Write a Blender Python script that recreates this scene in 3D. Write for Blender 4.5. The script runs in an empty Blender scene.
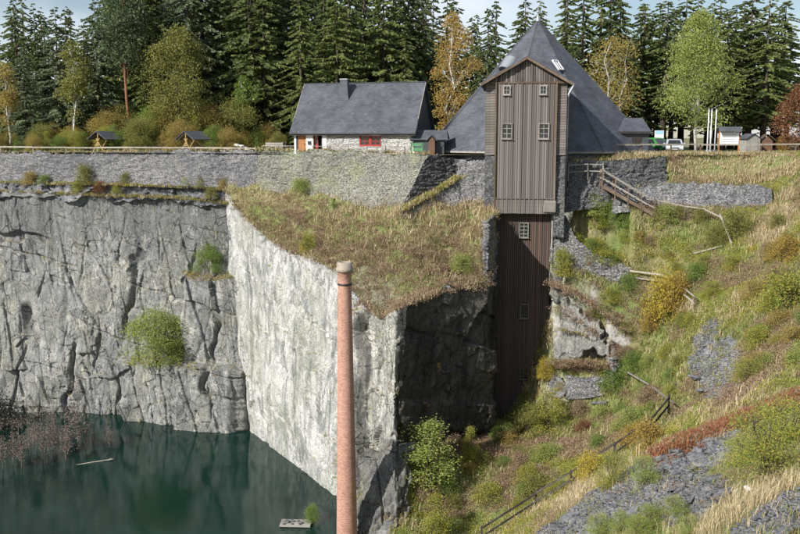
import bpy, math, random
import numpy as np
from mathutils import Vector, Matrix

random.seed(11)
RNG = np.random.default_rng(11)
sc = bpy.context.scene
COL = sc.collection

# ---------------------------------------------------------------- camera, sky, sun, exposure
CZ = 1.8                      # eye height over the terrace level (z = 0) across the pit
F = 900.0                     # focal length in photo pixels (photo 800 x 534)
PITCH = math.radians(8.3)
cd = bpy.data.cameras.new('camera')
cd.sensor_width = 36.0
cd.lens = F / 800 * 36.0
cd.clip_start = 0.5
cd.clip_end = 6000
cam = bpy.data.objects.new('camera', cd)
COL.objects.link(cam)
cam.location = (0, 0, CZ)
cam.rotation_euler = (math.pi / 2 - PITCH, 0, 0)
sc.camera = cam

SUN_AZ = math.radians(50)     # left of the direction behind the camera
SUN_EL = math.radians(34)
SUN_DIR = Vector((-math.sin(SUN_AZ) * math.cos(SUN_EL), -math.cos(SUN_AZ) * math.cos(SUN_EL), math.sin(SUN_EL)))
w = bpy.data.worlds.new('World')
sc.world = w
w.use_nodes = True
wn = w.node_tree.nodes
wl = w.node_tree.links
wn.clear()
wo = wn.new('ShaderNodeOutputWorld')
wb = wn.new('ShaderNodeBackground')
sky = wn.new('ShaderNodeTexSky')
sky.sky_type = 'NISHITA'
sky.sun_disc = False
sky.sun_elevation = SUN_EL
sky.sun_rotation = math.pi + SUN_AZ
sky.air_density = 1.0
sky.dust_density = 0.5
wtc = wn.new('ShaderNodeTexCoord')
wmp = wn.new('ShaderNodeMapping')
wmp.inputs['Scale'].default_value = (1, 1, 3.2)
wnz = wn.new('ShaderNodeTexNoise')
wnz.inputs['Scale'].default_value = 3.0
wnz.inputs['Detail'].default_value = 7
wrp = wn.new('ShaderNodeValToRGB')
wrp.color_ramp.elements[0].position = 0.42
wrp.color_ramp.elements[1].position = 0.66
wrp.color_ramp.elements[0].color = (.12, .12, .12, 1)
wrp.color_ramp.elements[1].color = (0.8, 0.8, 0.8, 1)
wmx = wn.new('ShaderNodeMix')
wmx.data_type = 'RGBA'
wmx.inputs['B'].default_value = (9.5, 10.2, 11.2, 1)
wl.new(wtc.outputs['Generated'], wmp.inputs['Vector'])
wl.new(wmp.outputs[0], wnz.inputs['Vector'])
wl.new(wnz.outputs['Fac'], wrp.inputs[0])
wl.new(wrp.outputs[0], wmx.inputs['Factor'])
wl.new(sky.outputs[0], wmx.inputs['A'])
wl.new(wmx.outputs['Result'], wb.inputs['Color'])
wb.inputs['Strength'].default_value = 0.072
wl.new(wb.outputs[0], wo.inputs['Surface'])

sd = bpy.data.lights.new('sun', 'SUN')
sd.energy = 5.0
sd.angle = math.radians(0.53)
sd.color = (1.0, 0.955, 0.89)
sun = bpy.data.objects.new('sun', sd)
COL.objects.link(sun)
sun.location = (-60, -60, 80)
sun.rotation_euler = SUN_DIR.to_track_quat('Z', 'Y').to_euler()

sc.view_settings.view_transform = 'Standard'
sc.view_settings.look = 'None'
sc.view_settings.gamma = 1
sc.view_settings.exposure = 0.5
sc.view_settings.use_curve_mapping = False
sc.cycles.max_bounces = 6
sc.cycles.diffuse_bounces = 2
sc.cycles.glossy_bounces = 3
sc.cycles.transmission_bounces = 3
sc.cycles.transparent_max_bounces = 6
sc.cycles.use_denoising = True

WATER_Z = -29.7

# ---------------------------------------------------------------- pixel to place
SP, CP = math.sin(PITCH), math.cos(PITCH)

def ray(px, py):
    x = (px - 400) / F
    u = -(py - 267) / F
    return np.array((x, CP + u * SP, -SP + u * CP))

def P(px, py, D):             # the point seen at a pixel whose distance along y is D
    r = ray(px, py)
    t = D / r[1]
    return np.array((r[0] * t, D, CZ + r[2] * t))

def PZ(px, py, z):            # the point seen at a pixel on the level z
    r = ray(px, py)
    t = (z - CZ) / r[2]
    return np.array((r[0] * t, r[1] * t, z))

def PX(px, D, z):             # x of a pixel column at distance D and level z
    return np.array(((px - 400) / F * (D * CP - (z - CZ) * SP), D, z))

def ZY(py, D):
    return P(400, py, D)[2]

def proj(p):                  # world points (n,3) -> pixels of the photograph
    p = np.asarray(p, float)
    dep = p[..., 1] * CP - (p[..., 2] - CZ) * SP
    up = p[..., 1] * SP + (p[..., 2] - CZ) * CP
    return 400 + F * p[..., 0] / dep, 267 - F * up / dep

# ---------------------------------------------------------------- noise
def _h(i, j, k, s):
    n = (i.astype(np.int64) * 374761393 + j.astype(np.int64) * 668265263 + k.astype(np.int64) * 1274126177 + s * 974634977) & 0xffffffff
    n = ((n ^ (n >> 13)) * 1103515245) & 0xffffffff
    n = ((n ^ (n >> 16)) * 2246822519) & 0xffffffff
    return ((n ^ (n >> 15)) & 0xffffff) / float(0x1000000)

def vnoise(x, y, z=None, s=0):
    x = np.asarray(x, float)
    y = np.asarray(y, float) + 0 * x
    z = np.zeros_like(x) if z is None else np.asarray(z, float) + 0 * x
    i, j, k = np.floor(x), np.floor(y), np.floor(z)
    f, g, h = x - i, y - j, z - k
    f, g, h = f * f * (3 - 2 * f), g * g * (3 - 2 * g), h * h * (3 - 2 * h)
    r = 0
    for a in (0, 1):
        for b in (0, 1):
            for c in (0, 1):
                r = r + _h(i + a, j + b, k + c, s) * (f if a else 1 - f) * (g if b else 1 - g) * (h if c else 1 - h)
    return r * 2 - 1

def fbm(x, y, z=None, s=0, o=4):
    r = 0
    a = 1.0
    for n in range(o):
        q = 2 ** n
        r = r + a * vnoise(x * q, y * q, None if z is None else z * q, s + n * 17)
        a *= .5
    return r

def cells(u, v, s):           # nearest jittered cell: (random id 1-3, offset du dv, F2-F1)
    u = np.asarray(u, float)
    v = np.asarray(v, float)
    i0, j0 = np.floor(u), np.floor(v)
    zz = np.zeros_like(u)
    best = np.full(u.shape, 9e9)
    sec = np.full(u.shape, 9e9)
    bi, bj, du, dv = i0 * 0, j0 * 0, zz.copy(), zz.copy()
    for a in (-1, 0, 1):
        for b in (-1, 0, 1):
            ci, cj = i0 + a, j0 + b
            x = ci + .1 + .8 * _h(ci, cj, zz, s) - u
            y = cj + .1 + .8 * _h(ci, cj, zz + 1, s) - v
            d = np.sqrt(x * x + y * y)
            m = d < best
            sec = np.where(m, best, np.minimum(sec, d))
            best = np.where(m, d, best)
            bi, bj = np.where(m, ci, bi), np.where(m, cj, bj)
            du, dv = np.where(m, -x, du), np.where(m, -y, dv)
    return _h(bi, bj, zz + 2, s), _h(bi, bj, zz + 3, s), _h(bi, bj, zz + 4, s), du, dv, sec - best

# ---------------------------------------------------------------- objects
def mesh_np(name, V, Fc, material, parent=None, smooth=False, attrs=None):
    V = np.asarray(V, np.float32)
    Fc = np.asarray(Fc, np.int32)
    me = bpy.data.meshes.new(name)
    n, k = Fc.shape
    me.vertices.add(len(V))
    me.vertices.foreach_set('co', V.ravel())
    me.loops.add(n * k)
    me.loops.foreach_set('vertex_index', Fc.ravel())
    me.polygons.add(n)
    me.polygons.foreach_set('loop_start', np.arange(0, n * k, k, dtype=np.int32))
    me.polygons.foreach_set('loop_total', np.full(n, k, np.int32))
    if smooth:
        me.polygons.foreach_set('use_smooth', np.ones(n, bool))
    if attrs:
        for an, av in attrs.items():
            at = me.color_attributes.new(an, 'FLOAT_COLOR', 'POINT')
            at.data.foreach_set('color', np.asarray(av, np.float32).ravel())
    me.update(calc_edges=True)
    me.materials.append(material)
    o = bpy.data.objects.new(name, me)
    COL.objects.link(o)
    if parent:
        o.parent = parent
    return o

class MB:                     # collects boxes, beams, tubes and prisms
    def __init__(s):
        s.v, s.f = [], []
    def _add(s, vs, fs):
        b = len(s.v)
        s.v += [tuple(map(float, q)) for q in vs]
        s.f += [tuple(b + i for i in q) for q in fs]
        return s
    def box(s, c, d, rz=0.0):
        x, y, z = c
        a, b, h = d[0] / 2, d[1] / 2, d[2] / 2
        cs, sn = math.cos(rz), math.sin(rz)
        vs = [(x + cs * i * a - sn * j * b, y + sn * i * a + cs * j * b, z + k * h) for k in (-1, 1) for j in (-1, 1) for i in (-1, 1)]
        return s._add(vs, [(0, 2, 3, 1), (4, 5, 7, 6), (0, 1, 5, 4), (2, 6, 7, 3), (0, 4, 6, 2), (1, 3, 7, 5)])
    def beam(s, p, q, w, h=None, roll=(0, 0, 1)):
        p, q = Vector(p), Vector(q)
        h = h or w
        d = (q - p).normalized()
        u = Vector(roll)
        if abs(d.dot(u)) > .98:
            u = Vector((0, 1, 0))
        r = d.cross(u).normalized()
        u = r.cross(d).normalized()
        vs = [c + r * (i * w / 2) + u * (j * h / 2) for c in (p, q) for j in (-1, 1) for i in (-1, 1)]
        return s._add(vs, [(0, 1, 3, 2), (4, 6, 7, 5), (0, 4, 5, 1), (2, 3, 7, 6), (0, 2, 6, 4), (1, 5, 7, 3)])
    def tube(s, pts, rad, n=8, caps=True):
        pts = [Vector(p) for p in pts]
        if not hasattr(rad, '__len__'):
            rad = [rad] * len(pts)
        vs, fs = [], []
        for i, p in enumerate(pts):
            d = (pts[min(i + 1, len(pts) - 1)] - pts[max(i - 1, 0)]).normalized()
            u = Vector((0, 0, 1)) if abs(d.z) < .9 else Vector((0, 1, 0))
            r = d.cross(u).normalized()
            u = r.cross(d)
            for k in range(n):
                a = 2 * math.pi * k / n
                vs.append(p + (r * math.cos(a) + u * math.sin(a)) * rad[i])
        for i in range(len(pts) - 1):
            for k in range(n):
                fs.append((i * n + k, i * n + (k + 1) % n, (i + 1) * n + (k + 1) % n, (i + 1) * n + k))
        if caps:
            fs.append(tuple(range(n))[::-1])
            fs.append(tuple((len(pts) - 1) * n + k for k in range(n)))
        return s._add(vs, fs)
    def lathe(s, prof, c=(0, 0, 0), n=32):
        vs, fs = [], []
        for r, z in prof:
            for k in range(n):
                a = 2 * math.pi * k / n
                vs.append((c[0] + r * math.cos(a), c[1] + r * math.sin(a), c[2] + z))
        for i in range(len(prof) - 1):
            for k in range(n):
                fs.append((i * n + k, i * n + (k + 1) % n, (i + 1) * n + (k + 1) % n, (i + 1) * n + k))
        return s._add(vs, fs)
    def slab(s, poly, off):   # polygon extruded by a vector
        poly = [Vector(p) for p in poly]
        off = Vector(off)
        n = len(poly)
        vs = poly + [p + off for p in poly]
        fs = [tuple(range(n))[::-1], tuple(range(n, 2 * n))] + [(i, (i + 1) % n, n + (i + 1) % n, n + i) for i in range(n)]
        return s._add(vs, fs)
    def build(s, name, material, parent=None, smooth=False):
        me = bpy.data.meshes.new(name)
        me.from_pydata(s.v, [], s.f)
        if smooth:
            me.polygons.foreach_set('use_smooth', np.ones(len(me.polygons), bool))
        me.materials.append(material)
        o = bpy.data.objects.new(name, me)
        COL.objects.link(o)
        if parent:
            o.parent = parent
        return o

def tag(o, label, cat, group=None):
    o['label'] = label
    o['category'] = cat
    if group:
        o['group'] = group
    return o

def struct(o, kind='structure'):
    o['kind'] = kind
    return o

def thing(name, label, cat, loc=(0, 0, 0), rz=0.0, group=None):
    o = bpy.data.objects.new(name, None)
    o.empty_display_size = .3
    COL.objects.link(o)
    o.location = tuple(map(float, loc))
    o.rotation_euler = (0, 0, rz)
    return tag(o, label, cat, group)

def share(o, name, parent, loc=(0, 0, 0), scale=(1, 1, 1), rot=(0, 0, 0)):   # a piece that shares mesh data
    c = bpy.data.objects.new(name, o.data if hasattr(o, 'data') else o)
    COL.objects.link(c)
    c.parent = parent
    c.location = loc
    c.scale = scale
    c.rotation_euler = rot
    return c

def copy_tree(o, parent=None):
    c = o.copy()
    COL.objects.link(c)
    c.parent = parent
    for ch in o.children:
        copy_tree(ch, c)
    return c

# ---------------------------------------------------------------- materials
class NT:
    def __init__(s, name):
        s.m = bpy.data.materials.new(name)
        s.m.use_nodes = True
        s.n = s.m.node_tree.nodes
        s.l = s.m.node_tree.links
        s.n.clear()
        s.out = s.n.new('ShaderNodeOutputMaterial')
    def new(s, t, **kw):
        q = s.n.new('ShaderNode' + t)
        for k, v in kw.items():
            setattr(q, k, v)
        return q
    def put(s, sock, val):
        if hasattr(val, 'is_output') or hasattr(val, 'links'):
            s.l.new(val, sock)
        else:
            if hasattr(sock.default_value, '__len__') and hasattr(val, '__len__') and len(val) == 3 and len(sock.default_value) == 4:
                val = tuple(val) + (1,)
            sock.default_value = val
    def co(s, scale=(1, 1, 1), rot=(0, 0, 0), kind='Object'):
        t = s.new('TexCoord')
        m = s.new('Mapping')
        m.inputs['Scale'].default_value = scale
        m.inputs['Rotation'].default_value = rot
        s.l.new(t.outputs[kind], m.inputs['Vector'])
        return m.outputs[0]
    def noise(s, co, scale, detail=5, rough=.6, dist=0.0):
        q = s.new('TexNoise')
        s.l.new(co, q.inputs['Vector'])
        q.inputs['Scale'].default_value = scale
        q.inputs['Detail'].default_value = detail
        q.inputs['Roughness'].default_value = rough
        q.inputs['Distortion'].default_value = dist
        return q.outputs['Fac']
    def vor(s, co, scale, feature='F1', out='Distance', rnd=1.0):
        q = s.new('TexVoronoi', feature=feature)
        s.l.new(co, q.inputs['Vector'])
        q.inputs['Scale'].default_value = scale
        q.inputs['Randomness'].default_value = rnd
        return q.outputs[out]
    def ramp(s, fac, stops):
        q = s.new('ValToRGB')
        e = q.color_ramp.elements
        while len(e) < len(stops):
            e.new(.5)
        for k, (p, c) in enumerate(stops):
            e[k].position = p
            e[k].color = tuple(c) + (1,) if len(c) == 3 else c
        s.put(q.inputs[0], fac)
        return q.outputs[0]
    def step(s, fac, a, b):
        q = s.new('MapRange')
        q.clamp = True
        s.put(q.inputs[0], fac)
        q.inputs[1].default_value = a
        q.inputs[2].default_value = b
        return q.outputs[0]
    def mix(s, a, b, fac, mode='MIX'):
        q = s.new('Mix', data_type='RGBA', blend_type=mode)
        s.put(q.inputs['Factor'], fac)
        s.put(q.inputs['A'], a)
        s.put(q.inputs['B'], b)
        return q.outputs['Result']
    def math(s, op, a, b=0.0):
        q = s.new('Math', operation=op)
        s.put(q.inputs[0], a)
        s.put(q.inputs[1], b)
        return q.outputs[0]
    def bump(s, h, strength=.5, dist=.1, nrm=None):
        q = s.new('Bump')
        q.inputs['Strength'].default_value = strength
        q.inputs['Distance'].default_value = dist
        s.l.new(h, q.inputs['Height'])
        if nrm is not None:
            s.l.new(nrm, q.inputs['Normal'])
        return q.outputs[0]
    def bsdf(s, col, rough=.8, nrm=None, spec=.3, metal=0.0, **kw):
        q = s.new('BsdfPrincipled')
        s.put(q.inputs['Base Color'], col)
        s.put(q.inputs['Roughness'], rough)
        q.inputs['Specular IOR Level'].default_value = spec
        q.inputs['Metallic'].default_value = metal
        if nrm is not None:
            s.l.new(nrm, q.inputs['Normal'])
        for k, v in kw.items():
            s.put(q.inputs[k.replace('_', ' ')], v)
        s.l.new(q.outputs[0], s.out.inputs['Surface'])
        return s.m
    def leaf(s, col, trans=.35, rough=.6):
        d = s.new('BsdfPrincipled')
        s.put(d.inputs['Base Color'], col)
        d.inputs['Roughness'].default_value = rough
        d.inputs['Specular IOR Level'].default_value = .2
        t = s.new('BsdfTranslucent')
        s.put(t.inputs['Color'], col)
        x = s.new('MixShader')
        x.inputs[0].default_value = trans
        s.l.new(d.outputs[0], x.inputs[1])
        s.l.new(t.outputs[0], x.inputs[2])
        s.l.new(x.outputs[0], s.out.inputs['Surface'])
        return s.m
    def island(s):
        return s.new('NewGeometry').outputs['Random Per Island']
    def objrand(s):
        return s.new('ObjectInfo').outputs['Random']

M = {}

def rock_mat(name, dark, mid, pale, white, wamt, rust=.15, green=0.0, tint=(.27, .26, .17), topdark=False, crk=1.0):
    t = NT(name)
    c = t.co()
    nz = t.new('TexNoise')                    # warped coordinates: joints are never straight
    t.l.new(c, nz.inputs['Vector'])
    nz.inputs['Scale'].default_value = .7
    nz.inputs['Detail'].default_value = 5
    vs = t.new('VectorMath', operation='SCALE')
    t.l.new(nz.outputs['Color'], vs.inputs[0])
    vs.inputs['Scale'].default_value = .9
    va = t.new('VectorMath', operation='ADD')
    t.l.new(c, va.inputs[0])
    t.l.new(vs.outputs[0], va.inputs[1])
    def mp(scale, rot=(0, 0, 0)):
        m = t.new('Mapping')
        m.inputs['Scale'].default_value = scale
        m.inputs['Rotation'].default_value = rot
        t.l.new(va.outputs[0], m.inputs['Vector'])
        return m.outputs[0]
    big = t.noise(t.co((1.0, 1.0, .4), (0, math.radians(24), 0)), .2, 6, .62, .4)
    fine = t.noise(mp((1, 1, .55)), 1.3, 9, .78)
    col = t.ramp(t.math('ADD', t.math('MULTIPLY', big, .5), t.math('MULTIPLY', fine, .5)),
                 [(.36, dark), (.47, mid), (.58, pale)])
    wm = t.step(t.noise(mp((1, 1, .4)), 1.0, 9, .8, .6), wamt, wamt + .05)
    col = t.mix(col, white, t.math('MULTIPLY', wm, .75))
    st = t.step(t.noise(t.co((1.5, 1.5, .12), (0, .12, 0)), .8, 7, .68, .5), .54, .62)
    col = t.mix(col, dark, t.math('MULTIPLY', st, .7))
    rs = t.step(t.noise(c, .6, 7, .75, .5), .63, .70)
    col = t.mix(col, (.30, .18, .09), t.math('MULTIPLY', rs, rust * 3))
    if green:
        gs = t.step(t.noise(t.co((1, 1, .5)), .3, 8, .72), .46, .62)
        col = t.mix(col, tint, t.math('MULTIPLY', gs, green))
    if topdark:                               # the upper benches are a darker, smoother slate
        sx = t.new('SeparateXYZ')
        t.l.new(va.outputs[0], sx.inputs[0])
        zz_ = t.math('ADD', sx.outputs[2], t.math('MULTIPLY', t.noise(c, .12, 6, .7), 9.0))
        col = t.mix(col, t.mix(col, (.085, .088, .092), .5), t.step(zz_, -7.5, -3.0))
    # mottling of lichen, dust and small chips
    spk = t.noise(c, 7.5, 7, .8)
    col = t.mix(col, t.mix(col, (.02, .02, .02), .62), t.step(spk, .50, .36))
    col = t.mix(col, t.mix(col, white, .6), t.step(spk, .55, .68))
    hgt = None
    for sc1, ft, gate, dk in ((.55, .022, .42, .85), (1.5, .035, .52, .7), (3.4, .06, .56, .45)):
        e = t.vor(mp((1.25, 1.25, .62), (0, .32, 0)), sc1, 'DISTANCE_TO_EDGE')
        ck = t.step(e, ft, ft * .25)
        g = t.step(t.noise(c, .5 + sc1 * .3, 4), gate, gate + .06)
        col = t.mix(col, t.mix(col, (.012, .012, .013), dk * crk), t.math('MULTIPLY', ck, g))
    n = t.bump(t.noise(mp((1, 1, .6)), 6.5, 8, .8), .7, .10)
    f1 = t.new('TexVoronoi')
    t.l.new(mp((1.3, 1.3, .7), (0, .3, 0)), f1.inputs['Vector'])
    f1.inputs['Scale'].default_value = 2.6
    sp = t.new('SeparateColor')
    t.l.new(f1.outputs['Color'], sp.inputs[0])
    n = t.bump(sp.outputs[0], .55, .07, n)
    M[name] = t.bsdf(col, .85, n, .22)

rock_mat('rock_grey', (.07, .073, .076), (.185, .19, .19), (.31, .312, .30), (.52, .505, .45), .55, .12, .3, topdark=True)
rock_mat('rock_white', (.10, .106, .105), (.26, .265, .26), (.40, .403, .39), (.56, .556, .53), .48, .06, .5, (.27, .28, .21), crk=.45)
rock_mat('rock_shaded', (.018, .017, .017), (.048, .045, .041), (.10, .091, .08), (.20, .165, .13), .6, .42, .1)  # rusty rock of the recess face, with its shade put into the colour
rock_mat('rock_light', (.09, .09, .088), (.20, .198, .188), (.33, .32, .295), (.48, .46, .41), .57, .12, .35)
rock_mat('rock_pale', (.10, .102, .10), (.26, .262, .25), (.40, .395, .37), (.56, .545, .50), .52, .1, .4)
rock_mat('rock_mid', (.035, .036, .038), (.09, .091, .093), (.17, .168, .16), (.32, .31, .28), .60, .15, .3)
rock_mat('rock_slate', (.08, .085, .097), (.16, .165, .18), (.27, .275, .285), (.42, .41, .38), .62, .12, .1)

def stone_mat(name, a, b, c_, moss, mossamt=.55, joint=.6):
    t = NT(name)
    co = t.co((1, 1, 3.0))
    v = t.new('TexVoronoi')
    t.l.new(co, v.inputs['Vector'])
    v.inputs['Scale'].default_value = 3.4
    sep = t.new('SeparateColor')
    t.l.new(v.outputs['Color'], sep.inputs[0])
    col = t.ramp(sep.outputs[0], [(0.0, a), (.5, b), (1.0, c_)])
    col = t.mix(col, t.ramp(t.noise(t.co(), .35, 6, .65), [(.35, a), (.62, c_)]), .45)
    edge = t.vor(co, 3.4, 'DISTANCE_TO_EDGE')
    e = t.step(edge, 0.0, .10)
    col = t.mix(t.mix(col, (.03, .03, .032), joint), col, e)
    mm = t.step(t.noise(t.co((1, 1, .7)), .5, 7, .7, .6), mossamt, mossamt + .14)
    col = t.mix(col, moss, t.math('MULTIPLY', mm, .75))
    n = t.bump(t.math('MULTIPLY', e, t.math('ADD', .4, sep.outputs[1])), .9, .12)
    n = t.bump(t.noise(t.co(), 7, 6, .7), .4, .06, n)
    M[name] = t.bsdf(col, .85, n, .25)

stone_mat('stone_wall_grey', (.12, .122, .13), (.20, .2, .21), (.32, .315, .31), (.30, .29, .22), .58)
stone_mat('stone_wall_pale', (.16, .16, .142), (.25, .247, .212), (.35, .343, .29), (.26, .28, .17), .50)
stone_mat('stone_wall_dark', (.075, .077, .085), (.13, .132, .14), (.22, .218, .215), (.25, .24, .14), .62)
stone_mat('stone_house', (.42, .41, .39), (.53, .52, .49), (.63, .615, .58), (.40, .385, .35), .6, .3)

def slate_mat(name, a, b):
    t = NT(name)
    br = t.new('TexBrick')
    t.l.new(t.co(kind='UV'), br.inputs['Vector'])
    br.inputs['Scale'].default_value = 1.0
    br.inputs['Brick Width'].default_value = .42
    br.inputs['Row Height'].default_value = .27
    br.inputs['Mortar Size'].default_value = .02
    br.inputs['Color1'].default_value = a + (1,)
    br.inputs['Color2'].default_value = b + (1,)
    br.inputs['Mortar'].default_value = (.03, .03, .035, 1)
    br.inputs['Bias'].default_value = 0
    col = t.mix(br.outputs['Color'], t.ramp(t.noise(t.co(), .55, 8, .74), [(.32, tuple(x * .75 for x in a)), (.66, tuple(x * 1.35 for x in b))]), .55)
    lic = t.step(t.noise(t.co(), 1.6, 7, .75), .63, .72)
    col = t.mix(col, (.30, .31, .28), t.math('MULTIPLY', lic, .4))
    n = t.bump(br.outputs['Fac'], -.8, .05)
    n = t.bump(t.noise(t.co(), 5, 5, .7), .35, .05, n)
    M[name] = t.bsdf(col, .68, n, .25)

slate_mat('roof_slate', (.040, .045, .058), (.095, .101, .118))
slate_mat('roof_slate_dark', (.055, .06, .07), (.085, .09, .10))

def wood_mat(name, a, b, c_, grain=(9, 9, .35), spread=.6):
    t = NT(name)
    r = t.objrand()
    g = t.noise(t.co(grain), 1.6, 6, .7, .3)
    base = t.ramp(r, [(0, a), (.5, b), (1, c_)])
    col = t.mix(base, t.mix(base, (.03, .024, .02), .75), t.step(g, .48, .72))
    st = t.step(t.noise(t.co((1, 1, .25)), .6, 5, .65), .5, .7)
    col = t.mix(col, t.mix(col, (.34, .32, .30), .5), t.math('MULTIPLY', st, spread))
    n = t.bump(g, .35, .02)
    M[name] = t.bsdf(col, .78, n, .25)

wood_mat('wood_tower', (.058, .047, .043), (.105, .088, .081), (.19, .167, .156))
wood_mat('wood_tower_side', (.10, .084, .075), (.135, .116, .105), (.18, .158, .145), (.35, .35, 9))
wood_mat('wood_red_shaded', (.020, .010, .007), (.042, .019, .012), (.08, .036, .021))  # red-brown shaft boards, darkened in colour to deepen the shade on them
wood_mat('wood_grey', (.20, .185, .165), (.27, .25, .225), (.34, .32, .29), (3, 3, 3))
wood_mat('wood_brown', (.09, .062, .042), (.13, .09, .06), (.17, .12, .08), (3, 3, 3))
wood_mat('wood_dark', (.035, .03, .028), (.05, .042, .038), (.07, .06, .05), (3, 3, 3))
wood_mat('wood_orange', (.36, .155, .055), (.40, .175, .065), (.44, .20, .08), (6, 6, .5), .15)
wood_mat('wood_honey', (.30, .20, .085), (.36, .24, .10), (.42, .28, .12), (3, 3, 3), .3)

def plain(name, col, rough=.6, spec=.3, metal=0.0, var=.18, bs=.2, scale=3.0):
    t = NT(name)
    c = t.mix(col, tuple(x * (1 - 2 * var) for x in col), t.step(t.noise(t.co(), scale, 6, .7), .35, .7))
    n = t.bump(t.noise(t.co(), scale * 6, 4, .6), bs, .02)
    M[name] = t.bsdf(c, rough, n, spec, metal)

plain('white_paint', (.78, .77, .73), .6, .3, 0, .06)
plain('white_metal', (.74, .75, .77), .4, .4, 0, .04)
plain('red_paint', (.36, .035, .03), .5, .4, 0, .1)
plain('green_paint', (.10, .26, .12), .5, .4, 0, .1)
plain('dark_interior', (.012, .011, .01), .9, .1, 0, 0)
plain('stone_cap', (.36, .31, .25), .85, .2, 0, .2, .6, 2)
plain('iron', (.05, .048, .047), .6, .4, .4, .2)
plain('zinc', (.42, .44, .46), .4, .5, .6, .12)
plain('rubber', (.02, .02, .02), .8, .2, 0, 0)
plain('silver_car', (.50, .53, .58), .3, .5, .35, .03, .02)
plain('green_car', (.05, .26, .05), .35, .5, .1, .04, .02)
plain('sign_blue', (.30, .58, .72), .5, .3, 0, .04)
plain('print_grey', (.28, .28, .29), .6, .2, 0, 0)
plain('brown_board', (.16, .09, .06), .75, .2, 0, .15)
plain('canvas_red', (.42, .07, .03), .7, .2, 0, .12)
plain('concrete', (.32, .31, .29), .85, .2, 0, .2, .4)
plain('gravel_road', (.30, .285, .26), .9, .2, 0, .2, .5, 1.5)
plain('headlight', (.8, .82, .84), .15, .6, 0, 0, 0)
plain('chalk', (.68, .66, .60), .85, .2, 0, .15, .5)
t = NT('glass')
M['glass'] = t.bsdf(t.ramp(t.noise(t.co(), 1.1, 3), [(.35, (.012, .014, .016)), (.7, (.03, .035, .04))]), .08, None, .6)

# brick chimney: courses wrapped round the shaft through its UV map
t = NT('brick')
br = t.new('TexBrick')
t.l.new(t.co(kind='UV'), br.inputs['Vector'])
br.inputs['Scale'].default_value = 1.0
br.inputs['Brick Width'].default_value = .27
br.inputs['Row Height'].default_value = .105
br.inputs['Mortar Size'].default_value = .011
br.inputs['Color1'].default_value = (.23, .095, .065, 1)
br.inputs['Color2'].default_value = (.46, .24, .17, 1)
br.inputs['Mortar'].default_value = (.46, .39, .33, 1)
col = t.mix(br.outputs['Color'], t.ramp(t.noise(t.co((1, 1, .5)), .9, 8, .7), [(.3, (.24, .12, .09)), (.5, (.44, .235, .175)), (.7, (.50, .31, .24))]), .35)
col = t.mix(col, (.18, .095, .075), t.math('MULTIPLY', t.step(t.noise(t.co(), 5.5, 5, .75), .52, .66), .45))
col = t.mix(col, (.60, .45, .38), t.math('MULTIPLY', t.step(t.noise(t.co(), 4.1, 6, .75), .58, .7), .4))
soot = t.step(t.noise(t.co((1.5, 1.5, .2)), .8, 6, .7), .58, .75)
col = t.mix(col, (.13, .085, .07), t.math('MULTIPLY', soot, .5))
n = t.bump(br.outputs['Fac'], -.7, .02)
n = t.bump(t.noise(t.co(), 9, 5, .7), .5, .03, n)
M['brick'] = t.bsdf(col, .85, n, .2)

# water: dark green body, mirror skin with a light breeze
t = NT('quarry_water')
ws = t.co((1, 1.6, 1))
h = t.math('ADD', t.noise(ws, 1.5, 5, .6, .3), t.math('MULTIPLY', t.noise(ws, .35, 4, .55), .8))
n = t.bump(h, .07, .10)
col = t.ramp(t.noise(t.co(), .09, 5, .6, .5), [(.32, (.002, .012, .009)), (.55, (.003, .021, .016)), (.75, (.010, .032, .020))])
M['quarry_water'] = t.bsdf(col, .06, n, .5, IOR=1.33)

def leaf_mat(name, stops, trans=.35, tone=.35, scale=.8):
    t = NT(name)
    c = t.ramp(t.island(), stops)
    k = t.noise(t.co(), scale, 3, .6)
    c = t.mix(c, t.mix(c, stops[-1][1], .55), t.step(k, .45, .68))
    r = t.objrand()
    c = t.mix(c, tuple(x * .55 for x in stops[0][1]), t.math('MULTIPLY', r, tone))
    M[name] = t.leaf(c, trans)

leaf_mat('needles_dark', [(0, (.075, .105, .042)), (.5, (.125, .16, .06)), (1, (.20, .235, .085))], .38, .35)
leaf_mat('needles_mid', [(0, (.12, .16, .055)), (.5, (.18, .225, .072)), (1, (.26, .29, .10))], .38, .2)
leaf_mat('needles_blue', [(0, (.11, .145, .085)), (.5, (.16, .20, .11)), (1, (.225, .26, .145))], .38, .15)
leaf_mat('needles_pine', [(0, (.07, .10, .055)), (.5, (.11, .15, .075)), (1, (.16, .20, .10))], .35, .15)
leaf_mat('leaf_yellow', [(0, (.27, .18, .045)), (.5, (.39, .27, .075)), (1, (.48, .35, .12))], .42, .1)
leaf_mat('leaf_gold', [(0, (.25, .19, .05)), (.5, (.36, .275, .08)), (1, (.45, .36, .12))], .42, .1)
leaf_mat('leaf_olive', [(0, (.15, .165, .045)), (.5, (.23, .24, .068)), (1, (.33, .31, .09))], .42, .15)
leaf_mat('leaf_green', [(0, (.11, .19, .042)), (.5, (.18, .28, .06)), (1, (.29, .36, .09))], .45, .15)
leaf_mat('leaf_pale', [(0, (.20, .26, .065)), (.5, (.31, .37, .10)), (1, (.43, .46, .15))], .45, .1)
leaf_mat('leaf_orange', [(0, (.26, .17, .05)), (.5, (.38, .26, .065)), (1, (.48, .36, .09))], .42, .1)
leaf_mat('leaf_bright', [(0, (.36, .28, .04)), (.5, (.48, .38, .06)), (1, (.55, .45, .10))], .42, .1)
leaf_mat('leaf_rust', [(0, (.13, .055, .03)), (.5, (.20, .085, .045)), (1, (.28, .14, .07))], .35, .1)
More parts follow.
